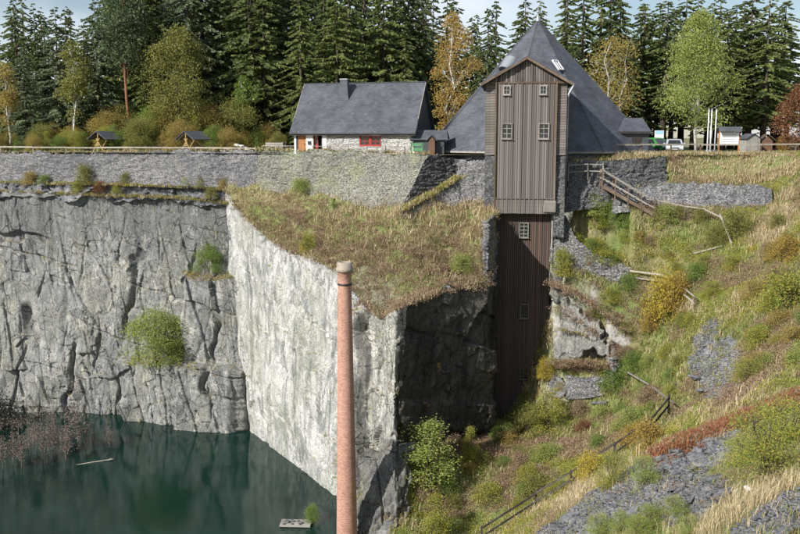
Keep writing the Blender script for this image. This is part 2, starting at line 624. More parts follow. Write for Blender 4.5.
leaf_mat('leaf_mixed', [(0, (.16, .23, .05)), (.5, (.28, .33, .075)), (.8, (.42, .40, .09)), (1, (.56, .42, .08))], .45, .1)
leaf_mat('twig_red', [(0, (.13, .10, .085)), (.5, (.19, .15, .125)), (1, (.26, .21, .175))], .1, .2)
leaf_mat('twig_dark', [(0, (0.020, 0.018, 0.014)), (.5, (0.035, 0.030, 0.022)), (1, (0.050, 0.045, 0.030))], .1, .2)
leaf_mat('straw', [(0, (.38, .29, .16)), (.5, (.52, .42, .25)), (1, (.66, .57, .38))], .35, 0, .5)
leaf_mat('grass_green', [(0, (.16, .20, .055)), (.5, (.25, .29, .08)), (1, (.37, .37, .13))], .42, 0, .5)
leaf_mat('grass_olive', [(0, (.23, .20, .085)), (.5, (.33, .29, .125)), (1, (.43, .38, .19))], .4, 0, .5)
leaf_mat('heather', [(0, (.20, .12, .088)), (.5, (.31, .20, .145)), (.85, (.40, .29, .205)), (1, (.26, .25, .10))], .3, 0, .6)
leaf_mat('grass_red', [(0, (.20, .06, .034)), (.4, (.31, .10, .053)), (.8, (.38, .15, .08)), (1, (.33, .24, .11))], .3, 0, .8)

t = NT('bark_birch')
c = t.noise(t.co((3, 3, 1.2)), 2.2, 5, .7)
M['bark_birch'] = t.bsdf(t.ramp(c, [(.36, (.10, .09, .08)), (.46, (.5, .48, .44)), (.7, (.62, .6, .56))]), .8)
t = NT('bark_sapling')
c = t.noise(t.co((3, 3, 1.2)), 2.2, 5, .7)
M['bark_sapling'] = t.bsdf(t.ramp(c, [(.36, (.12, .09, .075)), (.7, (.30, .25, .215))]), .8)
t = NT('bark_dark')
c = t.noise(t.co((5, 5, .8)), 2, 6, .7)
M['bark_dark'] = t.bsdf(t.ramp(c, [(.3, (.03, .024, .02)), (.65, (.09, .07, .055))]), .9, t.bump(c, .6, .05))
t = NT('bark_pine')
c = t.noise(t.co((5, 5, .8)), 2, 6, .7)
M['bark_pine'] = t.bsdf(t.ramp(c, [(.3, (.13, .06, .035)), (.65, (.30, .15, .085))]), .9, t.bump(c, .6, .05))

# ground with colour zones kept as an attribute of the ground itself (soil, bare rock, grey scree)
t = NT('hill_ground')
at = t.new('Attribute', attribute_name='zone')
sep = t.new('SeparateColor')
t.l.new(at.outputs['Color'], sep.inputs[0])
c = t.co()
soil = t.ramp(t.noise(c, .8, 8, .68), [(.3, (.11, .095, .05)), (.5, (.20, .175, .09)), (.7, (.30, .25, .15))])
soil = t.mix(soil, (.15, .19, .06), t.step(t.noise(c, .28, 5), .40, .55))
rk = t.ramp(t.noise(t.co((1, 1, .6)), 1.2, 9, .72, .5), [(.3, (.10, .10, .098)), (.47, (.30, .295, .28)), (.66, (.48, .46, .42))])
scr = t.ramp(t.vor(t.co((1, 1, 1.6)), 3.5, 'F1', 'Color'), [(0, (.09, .092, .10)), (.5, (.16, .162, .17)), (1, (.27, .265, .26))])
col = t.mix(soil, rk, sep.outputs[0])
col = t.mix(col, scr, sep.outputs[1])
n = t.bump(t.noise(c, 2.5, 8, .72), .7, .2)
M['hill_ground'] = t.bsdf(col, .9, n, .2)

t = NT('terrace_ground')
c = t.co()
M['terrace_ground'] = t.bsdf(t.mix(t.ramp(t.noise(c, .3, 7, .65), [(.35, (.13, .12, .06)), (.6, (.24, .21, .12))]), (.10, .12, .04), t.step(t.noise(c, .06, 4), .45, .6)),
                             .9, t.bump(t.noise(c, 2, 7, .7), .6, .15), .2)

# ---------------------------------------------------------------- terrain
class TPS:
    def __init__(s, pts, reg=.02):
        p = np.array(pts, float)
        s.c = p[:, :2]
        n = len(p)
        K = s.k(s.c) + np.eye(n) * reg
        A = np.zeros((n + 3, n + 3))
        A[:n, :n] = K
        A[:n, n] = 1
        A[:n, n + 1:] = s.c
        A[n:, :n] = A[:n, n:].T
        s.wt = np.linalg.solve(A, np.concatenate([p[:, 2], np.zeros(3)]))
    def k(s, q):
        d2 = ((q[:, None, :] - s.c[None]) ** 2).sum(-1) / 100.0
        return .5 * d2 * np.log(d2 + 1e-9)
    def __call__(s, x, y):
        x = np.asarray(x, float)
        q = np.stack([x.ravel(), np.broadcast_to(y, x.shape).ravel()], -1)
        r = s.k(q) @ s.wt[:-3] + s.wt[-3] + q @ s.wt[-2:]
        return r.reshape(x.shape)

HC = [(600,153,87.5),(640,150,89.5),(700,149,90.5),(760,149,90.5),(800,149,90.5),(900,149,90),
      (600,207,82.6),(640,207,82.4),(700,208,82.6),(770,206,83.0),(690,178,87.6),(760,179,87.0),(810,185,83),(860,185,80),
      (572,210,82.6),(580,226,82.0),(600,240,81.9),(650,235,81.2),(720,232,79.5),(800,212,78),(800,250,70),(860,250,66),
      (600,277,80.6),(635,280,79.8),(572,277,81.2),(560,285,82.0),(700,290,75.5),(750,280,71),(800,330,58),(860,330,54),(760,330,62),
      (556,310,81.8),(560,350,81.0),(600,330,79.8),(625,352,78.6),(625,376,77.4),(556,378,80.2),(590,385,78.4),(556,405,79),(560,428,76.5),
      (512,424,80.6),(470,436,77.6),(640,400,73),(700,335,69),(715,400,61),(745,370,58),(700,365,66),
      (600,440,69.5),(640,428,65),(540,470,69),(490,480,70),(440,480,70.2),(440,522,66.8),(490,530,65.5),(560,500,62),(610,470,58),
      (410,500,67.6),(385,470,69.0),(372,520,66.6),(400,448,69.8),(430,446,74.5),
      (800,400,45),(740,426,43),(690,440,42),(660,455,40.5),(610,490,39),(560,525,37.5),
      (630,534,31),(700,534,27.5),(800,534,23.5),(760,475,32),(700,485,34.5),(800,460,33),(900,534,22),(900,450,31),(860,400,42)]
hp = [tuple(P(*c)) for c in HC]
hp += [(0, 0, .2), (6, 4, -.6), (-6, 0, .1), (14, 8, -3), (9, 16, -7), (0, 14, -7.5), (30, 6, -1), (30, 20, -7), (0, 30, -19), (8, 30, -15.5), (-6, 45, -30.5), (2, 48, -27),
       (-4, 55, -31.5), (6, 50, -23.5), (-9, 66, -34), (-5.6, 67, -32), (-6.5, 71, -34), (-6.2, 63, -33), (-3.6, 64.5, -30.0), (-1, 60, -29), (-14, 76, -36), (-16, 90, -37), (-9, 84, -36), (0, 82, -27), (3, 86, -26.5), (8, 88, -26), (13, 87, -26),
       (40, 95, -.6), (25, 95, -.6), (55, 95, -.3), (60, 70, -5), (60, 40, -8), (55, 20, -6), (-20, 30, -25), (-20, 45, -34)]
_h0 = TPS(hp)
HX0, HX1, HY0, HY1, HS = -16.0, 56.0, 6.0, 95.5, .28
gx = np.arange(HX0, HX1, HS)
gy = np.arange(HY0, HY1, HS)
GX, GY = np.meshgrid(gx, gy)
GZ = _h0(GX, GY)

def zone_map(X, Y, Z):        # where the ground is bare rock (r) or grey slate scree (g)
    px, py = proj(np.stack([X, Y, Z], -1))
    nz = fbm(X * .5, Y * .5, Z * .5, 5, 4)
    def el(cx, cy, rx, ry, a=0.0):
        ca, sa = math.cos(a), math.sin(a)
        u = ((px - cx) * ca + (py - cy) * sa) / rx
        v = (-(px - cx) * sa + (py - cy) * ca) / ry
        return u * u + v * v + nz * .55
    def inside(e):
        return np.clip((1.15 - e) / .3, 0, 1)
    far = Y > 48
    rock = np.zeros_like(px)
    for q in ((572, 318, 27, 40), (600, 340, 28, 24), (575, 388, 34, 9)):
        rock = np.maximum(rock, inside(el(*q)) * far)
    scr = np.maximum(inside(el(717, 366, 25, 42)), np.maximum(inside(el(372, 505, 24, 60)), inside(el(420, 440, 20, 10)))) * far
    near = Y < 48
    for q in ((640, 492, 100, 26, -.5), (690, 455, 46, 20, -.45), (575, 528, 50, 14, -.4), (770, 525, 72, 20, -.5), (690, 500, 40, 20, -.3)):
        scr = np.maximum(scr, inside(el(*q)) * near)
    return rock, scr

ZR, ZS = zone_map(GX, GY, GZ)
hn = fbm(GX * .22, GY * .22, None, 3, 4) * .22 + fbm(GX * .9, GY * .9, None, 9, 3) * .09
r1, r2, r3, du, dv, ed = cells(GX * .55 + GZ * .2, GY * .55 + GZ * .35, 77)
hr = (r1 - .5) * .9 + du * (r2 - .5) * 1.0 + dv * (r3 - .5) * 1.0 - .35 * np.exp(-(ed / .06) ** 2)
r1, r2, r3, du, dv, ed = cells(GX * 1.5, GY * 1.5, 78)
hs = (r1 - .5) * .22 + du * (r2 - .5) * .4 + dv * (r3 - .5) * .4
GZ = GZ + hn + hr * ZR + hs * ZS

WALLS = {}
def wall_line(key, top, bot):
    WALLS[key] = (top, bot)
    return top, bot
wall_line('stairs', [P(560, 163, 84.3), P(572, 163, 84.3), P(605, 160, 84.8), P(640, 158, 85.9), P(665, 156, 87.2)], [P(560, 214, 82.9), P(572, 211, 82.8), P(605, 206, 83.4), P(640, 192, 84.7), P(668, 188, 85.7)])
wall_line('low', [P(612, 188, 83.7), P(650, 183, 84.0), P(700, 183, 84.4), P(745, 184, 84.8), P(772, 188, 84.4)], [P(612, 213, 82.6), P(650, 210, 82.6), P(700, 211, 82.8), P(745, 211, 83.0), P(772, 209, 83.0)])
wall_line('path', [P(553, 214, 82.9), P(566, 216, 82.6), P(574, 236, 81.9), P(588, 250, 81.5), P(606, 258, 81.2), P(632, 267, 80.7)], [P(549, 262, 82.2), P(562, 264, 81.9), P(574, 272, 81.4), P(590, 278, 81.0), P(606, 281, 80.7), P(632, 286, 80.2)])
wall_line('shelf', [P(566, 375, 78.7), P(590, 376, 78.0), P(608, 378, 77.8)], [P(566, 400, 78.0), P(590, 398, 77.4), P(608, 394, 77.4)])
for key, (tp_, bt_) in WALLS.items():
    tp_, bt_ = np.array(tp_), np.array(bt_)
    inx = (GX > tp_[0, 0] - .2) & (GX < tp_[-1, 0] + .2)
    yt, zt = np.interp(GX, tp_[:, 0], tp_[:, 1]), np.interp(GX, tp_[:, 0], tp_[:, 2])
    yb, zb0 = np.interp(GX, bt_[:, 0], bt_[:, 1]), np.interp(GX, bt_[:, 0], bt_[:, 2])
    m = inx & (GY > yb - 2.2) & (GY <= yt + .2)
    GZ = np.where(m, np.minimum(GZ, zb0 + .25 - np.clip(yb - GY, 0, 9) * .25), GZ)
    m = inx & (GY > yt + .2) & (GY < yt + 2.5)
    GZ = np.where(m, np.minimum(GZ, zt - .06 + np.clip(GY - yt - .6, 0, 9) * .25), GZ)

GZ = np.where(GY > 84.3, np.minimum(GZ, -.14), GZ)

def hz(x, y):                 # height of the hillside mesh
    x = np.asarray(x, float)
    fx = np.clip((x - HX0) / HS, 0, len(gx) - 1.001)
    fy = np.clip((np.asarray(y, float) - HY0) / HS, 0, len(gy) - 1.001)
    i, j = fx.astype(int), fy.astype(int)
    a, b = fx - i, fy - j
    return (GZ[j, i] * (1 - a) + GZ[j, i + 1] * a) * (1 - b) + (GZ[j + 1, i] * (1 - a) + GZ[j + 1, i + 1] * a) * b

def hit(px, py, f=None, d0=20.0, d1=97.0, step=.1):   # first ground point on a pixel's ray
    f = f or hz
    r = ray(px, py)
    d = np.arange(d0, d1, step)
    x, z = r[0] * d / r[1], CZ + r[2] * d / r[1]
    k = np.nonzero(z <= f(x, d))[0]
    i = k[0] if len(k) else len(d) - 1
    return np.array((x[i], d[i], float(f(np.array([x[i]]), np.array([d[i]]))[0])))

def grid_faces(nu, nv):
    i, j = np.meshgrid(np.arange(nu - 1), np.arange(nv - 1))
    a = (j * nu + i).ravel()
    return np.stack([a, a + 1, a + nu + 1, a + nu], -1)

hf = grid_faces(len(gx), len(gy))
cx_ = GX.ravel()[hf].mean(1)
cy_ = GY.ravel()[hf].mean(1)
cz_ = GZ.ravel()[hf].mean(1)
keep = (cz_ > WATER_Z - 2.5)
zone = np.stack([ZR, ZS, ZR * 0, ZR * 0 + 1], -1).reshape(-1, 4)
hill = struct(mesh_np('hillside', np.stack([GX, GY, GZ], -1).reshape(-1, 3), hf[keep], M['hill_ground'], smooth=True, attrs={'zone': zone}))

# --- upper terrace: one sheet from the wall tops to the horizon
TERR = [(-400, 130), (-90, 112)] + [tuple(PX(px, D, 0)[:2]) for px, D in ((0, 104.2), (130, 99.6), (258, 95.2), (428, 86.2), (456, 88.6), (486, 87.0), (560, 87), (605, 86.0), (640, 88.2), (700, 90.2), (800, 90.6))] + [(60, 90.4), (400, 85)]
tv, tf = [], []
rows = [0, .6, 2, 5, 10, 20, 40, 80, 160, 400, 1200, 3000]
for r_ in rows:
    for (x, y) in TERR:
        k = 1 + r_ / 900
        tv.append((x * k, y + r_, -.03 if r_ < 200 else -.03 - (r_ - 160) * .002))
nT = len(TERR)
terr = struct(mesh_np('terrace_ground', tv, grid_faces(nT, len(rows)), M['terrace_ground']))
# skirt of earth in front of the building on the edge
mr = MB()
for k in range(20):
    pass
road = struct(mesh_np('gravel_road', [(22, 92, .0), (70, 93, .0), (70, 101, .0), (28, 101, .0)], [(0, 1, 2, 3)], M['gravel_road']))

# --- water
wv, wf = [], []
wpoly = [(-140, 20), (20, 20), (20, 95), (-6, 103), (-140, 130)]
wat = struct(mesh_np('quarry_water', [(-150, 15, WATER_Z), (25, 15, WATER_Z), (25, 112, WATER_Z), (-150, 112, WATER_Z)], [(0, 1, 2, 3)], M['quarry_water']))

# --- ruled sheets between polylines (cliffs, ledges, walls)
def resample(poly, n, par=None):
    p = np.array(poly, float)
    if par is None:
        s = np.concatenate([[0], np.cumsum(np.linalg.norm(np.diff(p, axis=0), axis=1))])
        par = s / s[-1]
    t_ = np.linspace(0, 1, n)
    return np.stack([np.interp(t_, par, p[:, k]) for k in range(3)], -1), par

def sheet(lines, nu, nv, vpar=None, same=True):
    par = None
    L = []
    for ln in lines:
        q, pr = resample(ln, nu, par if same else None)
        if same and par is None:
            par = pr
        L.append(q)
    L = np.stack(L)                       # k, nu, 3
    k = len(lines)
    vp = np.linspace(0, 1, k) if vpar is None else np.array(vpar)
    t_ = np.linspace(0, 1, nv)
    G = np.empty((nv, nu, 3))
    for a in range(nu):
        for c in range(3):
            G[:, a, c] = np.interp(t_, vp, L[:, a, c])
    return G

def normals(G):
    du = np.gradient(G, axis=1)
    dv = np.gradient(G, axis=0)
    n = np.cross(du, dv)
    n /= np.linalg.norm(n, axis=-1, keepdims=True) + 1e-9
    s = np.sign((n * np.array((0, -1, 0.15))).sum(-1).mean())   # towards the camera side
    return n * (s or 1)

def fissures(a, h, seed, th, sp, w_, depth):       # sharp open joints in one direction
    s = a * math.cos(th) + h * math.sin(th) + fbm(a * .2, h * .2, None, seed, 3) * .22
    q = -a * math.sin(th) + h * math.cos(th)
    out = 0
    i0 = np.floor(s / sp)
    zz = np.zeros_like(s)
    for k in (-1, 0, 1):
        ci = i0 + k
        pos = (ci + .15 + .7 * _h(ci, zz, zz, seed)) * sp
        on = _h(ci, zz + 1, zz, seed) * np.clip(vnoise(q * .22, ci * 7.3, None, seed + 5) * 3.5, 0, 1)
        ww = w_ * (.5 + 1.2 * _h(ci, zz + 2, zz, seed)) * (1 + .6 * vnoise(q * 1.6, ci * 3.1, None, seed + 8))
        out = np.maximum(out, on * np.exp(-((s - pos) / ww) ** 4))
    return out * depth

def crag(a, h, seed, k=1.0, lean=.35, sc_=1.0):   # flat cleaved planes, small steps and sharp joints, metres
    a2 = a + h * lean + fbm(a * .3, h * .3, None, seed + 1, 2) * .3
    h2 = h + fbm(a * .3, h * .5, None, seed + 2, 2) * .25
    d = 0
    for n, (su, sv, amp, tl, sk) in enumerate(((6.0, 9.0, 1.1, .7, 0), (2.4, 3.6, .42, .42, .2), (1.1, 1.5, .2, .26, -.4), (.5, .6, .09, .15, .4))):
        r1, r2, r3, du, dv, ed = cells((a2 + h2 * sk) / (su * sc_), h2 / (sv * sc_), seed + n * 5)
        on = np.clip(fbm(a * .12, h * .12, None, seed + 40 + n, 3) * 1.9 + .75, 0.15, 1.2)
        d = d + on * ((r1 - .5) * amp + tl * ((r2 - .5) * du * 1.6 + (r3 - .5) * dv * 1.6))
    d = d - fissures(a, h, seed + 60, .22, 3.0, .12, .7) - fissures(a, h, seed + 64, -.3, 3.6, .11, .6) - fissures(a, h, seed + 68, 1.35, 3.0, .12, .5) - fissures(a, h, seed + 72, .1, 1.3, .08, .35)
    d = d + fbm(a * 2.5, h * 2.5, None, seed + 9, 3) * .03
    return d * k

def cliff(name, G, disp, material, parent=None, flip=False):
    G = G + normals(G) * disp[..., None]
    nv, nu = G.shape[:2]
    o = mesh_np(name, G.reshape(-1, 3), grid_faces(nu, nv), material, parent)
    return o, G

def arc(G):
    a = np.cumsum(np.linalg.norm(np.diff(G[0], axis=0), axis=1))
    return np.broadcast_to(np.concatenate([[0], a]), G.shape[:2])

# back cliff across the water
top = [P(-90, 189, 106), P(-60, 191, 104.5), P(0, 192, 102.6), P(100, 196, 100.4), P(170, 198, 98.6), P(212, 201, 97.4), P(236, 204, 96.6), P(262, 204, 96.6)]
bot = [PX(-90, 105, -31.5), PX(-60, 103.5, -31.5), PX(0, 100.4, -31.5), PX(112, 99.2, -31.5), PX(170, 97.4, -31.5), PX(225, 96.4, -31.5), PX(250, 95.6, -31.5), PX(275, 95.6, -31.5)]
G = sheet([top, bot], 640, 320)
wtop_ = np.linspace(1, 0, G.shape[0])[:, None] ** 6
G[..., 2] += wtop_ * (fbm(G[..., 0] * .35, 0 * G[..., 0], None, 15, 4) * .55 - .1)
G[..., 1] -= wtop_ * fbm(G[..., 0] * .3, 0 * G[..., 0] + 5, None, 16, 4) * .5
px, py = proj(G)
wob = vnoise(G[..., 0] * .6, G[..., 2] * .6, None, 4) * 5
def sstep(x, a, b):
    t_ = np.clip((x - a) / (b - a), 0, 1)
    return t_ * t_ * (3 - 2 * t_)
d = crag(arc(G), G[..., 2], 100, .72, .38)
smooth = sstep(py, 270, 215) * sstep(px, -10, 60)
d = d * (1 - .72 * smooth)
d = d + 1.9 * sstep(px + wob, 122, 129) * sstep(py + wob, 359, 365) * sstep(px, 262, 240)
d = d + 1.5 * sstep(px + wob, 183, 190) * sstep(py + wob * .6, 272, 278) * sstep(px, 262, 240)
d = d - .8 * np.exp(-((px - 131 + (py - 300) * .22 + wob * 1.3) / 3) ** 2) * sstep(py, 235, 262) * sstep(py, 345, 320)
d = d - 1.0 * np.exp(-((px - 219 + wob * 1.3) / 2.6) ** 2) * sstep(py, 300, 330) * sstep(py, 432, 380)
d = d - 1.0 * np.exp(-((px - 122 + wob * .5) / 3.2) ** 2) * sstep(py, 355, 380)
d = d - 1.0 * np.exp(-((px - 72 + (py - 360) * .15 + wob * 1.3) / 3) ** 2) * sstep(py, 335, 360)
d = d - 1.1 * np.exp(-((px - 30 - (py - 320) * .2 + wob) / 4.5) ** 2) * sstep(py, 300, 312) * sstep(py, 352, 335)
d = d - .7 * sstep(np.abs(py - 238 + wob * 1.5), 4, 1.5) * sstep(px, 60, 30)
o, GB = cliff('back_cliff', G, d, M['rock_grey'])
struct(o)

# sloping ledge of rubble between the terrace wall and the cliff
wtop = [P(-190, 178, 120), P(-60, 180, 106.0), P(0, 180.5, 103.9), P(100, 181, 100.9), P(170, 182.5, 98.6), P(225, 184, 96.8), P(258, 186, 95.0)]
mid = [P(-190, 181, 118), P(-60, 183.5, 105.4), P(0, 184, 103.4), P(100, 185, 101.0), P(170, 187, 99.0), P(225, 189, 97.2), P(262, 191, 95.4)]
low = [P(-190, 187, 112.4), P(-60, 191.5, 104.1), P(0, 192.5, 102.2), P(100, 196.5, 100.0), P(170, 198.5, 98.2), P(225, 203, 96.6), P(262, 206, 95.2)]
G = sheet([wtop, mid, low], 420, 26)
wl_ = np.linspace(0, 1, 26)[:, None] ** 2
G[..., 2] += wl_ * (fbm(G[..., 0] * .35, 0 * G[..., 0], None, 15, 4) * .55 - .1)
G[..., 1] -= wl_ * (fbm(G[..., 0] * .3, 0 * G[..., 0] + 5, None, 16, 4) * .5 + .1)
d = crag(arc(G), G[..., 1] * 2, 140, .6, .2, .42) + .05
o, GL = cliff('cliff_ledge', G, d, M['rock_slate'])
struct(o)

# the pale wall of the promontory
wt = [P(224, 187, 96.6), P(231, 197, 95.0), P(237, 207, 93.4), P(251, 222, 90.4), P(275, 243, 86.4), P(302, 256, 82.4), P(336, 268, 78.4), P(352, 288, 76.8)]
wb_ = [PX(243, 97.4, -31.2), PX(247, 95.2, -31.2), PX(250.5, 93.2, -31.2), PX(266, 89.4, -31.2), PX(287, 85.0, -31.2), PX(307, 81.0, -31.2), PX(334, 75.9, -31.2), PX(350, 75.2, -31.2)]
G = sheet([wt, wb_], 260, 290)
d = crag(arc(G), G[..., 2], 200, .42, .28)
bulge = np.sin(np.linspace(0, 1, 290) * math.pi)[:, None]
d = d + bulge * .5 * fbm(arc(G) * .15, G[..., 2] * .12, None, 222, 3)
o, GW = cliff('white_cliff', G, d, M['rock_white'])
struct(o)

# the pillar beside the chimney; a jutting step is shaped to cast a dark slit
pt = [P(348, 284, 77.2), P(352, 290, 76.4), P(362, 303, 75.0), P(374, 312, 73.6), P(386, 318, 72.0), P(396, 310, 70.2), P(402, 304, 71.0)]
pb = [PX(348, 75.8, -31.2), PX(352, 75.3, -31.2), PX(362, 74.0, -31.2), PX(374, 72.6, -31.2), PX(384, 71.2, -31.2), PX(391, 69.8, -31.2), PX(397, 70.6, -31.2)]
G = sheet([pt, pb], 170, 240)
px, py = proj(G)
wob = vnoise(G[..., 0] * .8, G[..., 2] * .5, None, 6) * 4
d = crag(arc(G), G[..., 2], 300, .7, .1)
edge_x = 366 + np.clip((330 - py) * .22, 0, 9) + wob * .5
d = d + 1.15 * sstep(px, edge_x + .5, edge_x - .8) * sstep(px, 350, 357) * sstep(py, 304, 316)
d = d - .35 * sstep(px, edge_x - .4, edge_x + .6) * sstep(px, edge_x + 22, edge_x + 14) * sstep(py, 304, 316)
o, GP = cliff('rock_pillar', G, d, M['rock_pale'])
struct(o)

# the shaded face between pillar and shaft, its shade deepened by a darker rock colour
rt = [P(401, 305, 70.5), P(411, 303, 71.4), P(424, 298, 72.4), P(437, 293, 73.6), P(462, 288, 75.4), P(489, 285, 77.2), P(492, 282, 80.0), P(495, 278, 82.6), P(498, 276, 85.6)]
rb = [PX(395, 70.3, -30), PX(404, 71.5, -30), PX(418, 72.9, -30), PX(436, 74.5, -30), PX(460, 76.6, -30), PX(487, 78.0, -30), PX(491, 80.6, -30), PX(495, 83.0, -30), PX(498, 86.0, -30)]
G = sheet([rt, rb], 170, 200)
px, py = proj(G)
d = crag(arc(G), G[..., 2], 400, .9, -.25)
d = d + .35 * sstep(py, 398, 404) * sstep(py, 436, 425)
o, GR = cliff('shaded_cliff', G, d, M['rock_shaded'])
struct(o)

# heather-grown top of the promontory
TP = [(224,186,97),(231,196,95),(237,206,93.4),(251,221,90.4),(275,242,86.4),(302,255,82.4),(336,267,78.4),(362,301,74.8),(386,316,71.8),(403,303,70.9),(411,302,71.4),(437,292,73.6),(462,287,75.4),(484,284,76.9),
      (256,187,94.6),(330,199,89.4),(401,213,83.4),(440,217,83.0),(480,217,82.0),(300,225,87),(350,235,83),(390,262,78.0),(420,250,79.0),(460,250,79.2),(350,270,78.4),(478,240,79.0),(486,222,80.6)]
_t0 = TPS([tuple(P(*c)) for c in TP], .01)
def tz(x, y):
    x = np.asarray(x, float)
    return _t0(x, y) + fbm(x * .5, np.asarray(y) * .5, None, 31, 4) * .45
rim = [p[:2] for p in (wt[:-1] + pt[2:-1] + rt[1:])] + [P(494, 214, 86)[:2], P(490, 200, 88.5)[:2], P(400, 205, 88)[:2], P(330, 180, 92)[:2], P(256, 180, 97)[:2]]
rim = np.array(rim)
rc = rim.mean(0)
rimx = rc + (rim - rc) * 1.012
def in_poly(x, y, poly):
    c = np.zeros(np.shape(x), bool)
    n = len(poly)
    for i in range(n):
        (x0, y0), (x1, y1) = poly[i], poly[(i + 1) % n]
        cond = ((y0 > y) != (y1 > y))
        c ^= cond & (x < (x1 - x0) * (y - y0) / (y1 - y0 + 1e-12) + x0)
    return c
ax = np.arange(-20, 10, .16)
ay = np.arange(71, 99, .16)
AX, AY = np.meshgrid(ax, ay)
AZ = tz(AX, AY)
af = grid_faces(len(ax), len(ay))
fc = np.stack([AX.ravel()[af].mean(1), AY.ravel()[af].mean(1)], -1)
inn = in_poly(fc[:, 0], fc[:, 1], rimx)
pz = np.zeros((AZ.size, 4))
pz[:, 3] = 1
_qx, _qy = proj(np.stack([AX, AY, AZ], -1))
er = np.clip(sstep(_qy + fbm(AX * .6, AY * .6, None, 61, 4) * 16, 268, 282) * sstep(_qx, 325, 345) * sstep(_qx + fbm(AX * .6, AY * .6, None, 67, 3) * 20, 425, 395), 0, 1)
pz[:, 0] = er.ravel() * .12
pz[:, 1] = er.ravel() * .45
prom = struct(mesh_np('promontory_top', np.stack([AX, AY, AZ], -1).reshape(-1, 3), af[inn], M['hill_ground'], smooth=True, attrs={'zone': pz}))

# rock outcrops beside the shaft, built as broken blocks over the slope
def outcrop(name, lines, nu, nv, seed, k, material, lean=.2, kind='structure', sc_=.8):
    G = sheet(lines, nu, nv)
    d = crag(arc(G), G[..., 2], seed, k, lean, sc_)
    e = np.linspace(-1, 1, nu)[None, :]
    v = np.linspace(-1, 1, nv)[:, None]
    edge_ = np.maximum(np.abs(e), np.abs(v) * 1.0) + fbm(arc(G) * .5, G[..., 2] * .5, None, seed + 70, 4) * .38
    d = d - 2.2 * sstep(edge_, .72, 1.02)
    o, G2 = cliff(name, G, d, material)
    return struct(o, kind)
outcrop('rock_outcrop', [[P(549, 285, 81.2), P(575, 292, 80.3), P(600, 312, 79.2), P(622, 330, 78.8)], [P(549, 330, 80.7), P(575, 335, 79.6), P(600, 342, 78.6), P(622, 350, 78.2)], [P(548, 362, 80.2), P(575, 362, 79.2), P(600, 362, 78.2), P(622, 366, 77.8)]], 110, 100, 501, .55, M['rock_light'], .5, sc_=1.0)
outcrop('rock_outcrop', [[P(546, 372, 79.8), P(560, 376, 79.0), P(574, 380, 78.6)], [P(545, 400, 79.2), P(560, 400, 78.4), P(574, 396, 78.2)]], 40, 36, 521, .5, M['rock_slate'])
outcrop('rock_outcrop', [[P(346, 436, 71.4), P(372, 440, 69.6), P(395, 436, 68.7), P(424, 440, 70.2)], [P(346, 480, 68.6), P(375, 478, 67.0), P(395, 480, 66.6), P(426, 478, 68.2)], [P(346, 560, 65.4), P(375, 560, 64.2), P(400, 560, 64.2), P(430, 560, 65.4)]], 90, 130, 541, .9, M['rock_mid'], -.3)

# ---------------------------------------------------------------- dry-stone walls
def stone_wall(label, top, bot, material, nu, nv, seed, cap=.7, k=1.0, name='stone_wall'):
    t3 = [np.array(p, float) for p in top]
    back = [p + np.array((0, cap, -.12)) for p in t3]
    G = sheet([back, t3, bot], nu, nv, [0, .12, 1])
    a, h = arc(G), G[..., 2]
    d = 0
    for n, (su, sv, amp) in enumerate(((.62, .2, .16), (.33, .12, .09), (2.4, 1.6, .16))):
        r1, r2, r3, du, dv, ed = cells(a / su, h / sv, seed + n * 7)
        d = d + (r1 - .5) * amp - .05 * np.exp(-(ed / .1) ** 2)
    d = (d + fbm(a * .25, h * .25, None, seed, 3) * .14) * k
    wav = fbm(arc(G)[0] * .8, 0 * arc(G)[0], None, seed + 3, 4) * .10
    G[:max(2, int(nv * .2)), :, 2] += wav
    o, G2 = cliff(name, G, d, material)
    return tag(o, label, 'wall')

stone_wall('long grey dry-stone terrace wall with a pale handrail on top, above the back cliff',
           [P(-190, 156, 120), P(-60, 154, 106.4), P(0, 153.4, 104.4), P(130, 151.6, 99.8), P(259, 149.8, 95.4)],
           [P(-190, 181, 119.6), P(-60, 181.5, 106), P(0, 182.5, 103.9), P(130, 184, 99.4), P(257, 189, 94.8)], M['stone_wall_grey'], 420, 40, 11)
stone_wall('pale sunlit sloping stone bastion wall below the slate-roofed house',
           [P(258, 149.8, 95.3), P(330, 150.5, 91.2), P(428, 154, 86.2)], [P(255, 190, 94.6), P(330, 201, 89.4), P(400, 214, 83.0)], M['stone_wall_pale'], 240, 90, 23)  # sunlit face of the bastion, sunlight partly put into its paler stone
stone_wall('shaded side of the bastion wall, toned darker, beside a sloping grassy ledge',
           [P(427.5, 154, 86.25), P(456, 157, 88.2), P(472, 157, 88.2)], [P(399.5, 214, 82.95), P(456, 190, 87), P(472, 190, 87)], M['stone_wall_dark'], 90, 80, 37)  # same bastion turned from the sun: shade painted as darker stone
stone_wall('weathered stone wall with grassy stepped top just left of the wooden tower',
           [P(402, 211.5, 83.0), P(430, 196, 84.2), P(452, 182, 85.0), P(458, 178, 85.2), P(460, 162, 85.6), P(496, 160, 85.0)],
           [P(403, 219, 82.6), P(430, 221, 83.0), P(452, 221, 83.0), P(458, 221, 83.0), P(460, 221, 83.2), P(496, 222, 83.0)], M['stone_wall_grey'], 130, 70, 41)
stone_wall('dark stone wall behind the wooden stairs right of the tower',
           [P(560, 163, 84.3), P(572, 163, 84.3), P(605, 160, 84.8), P(640, 158, 85.9), P(665, 156, 87.2)], [P(560, 214, 82.9), P(572, 211, 82.8), P(605, 206, 83.4), P(640, 192, 84.7), P(668, 188, 85.7)], M['stone_wall_dark'], 150, 70, 53)
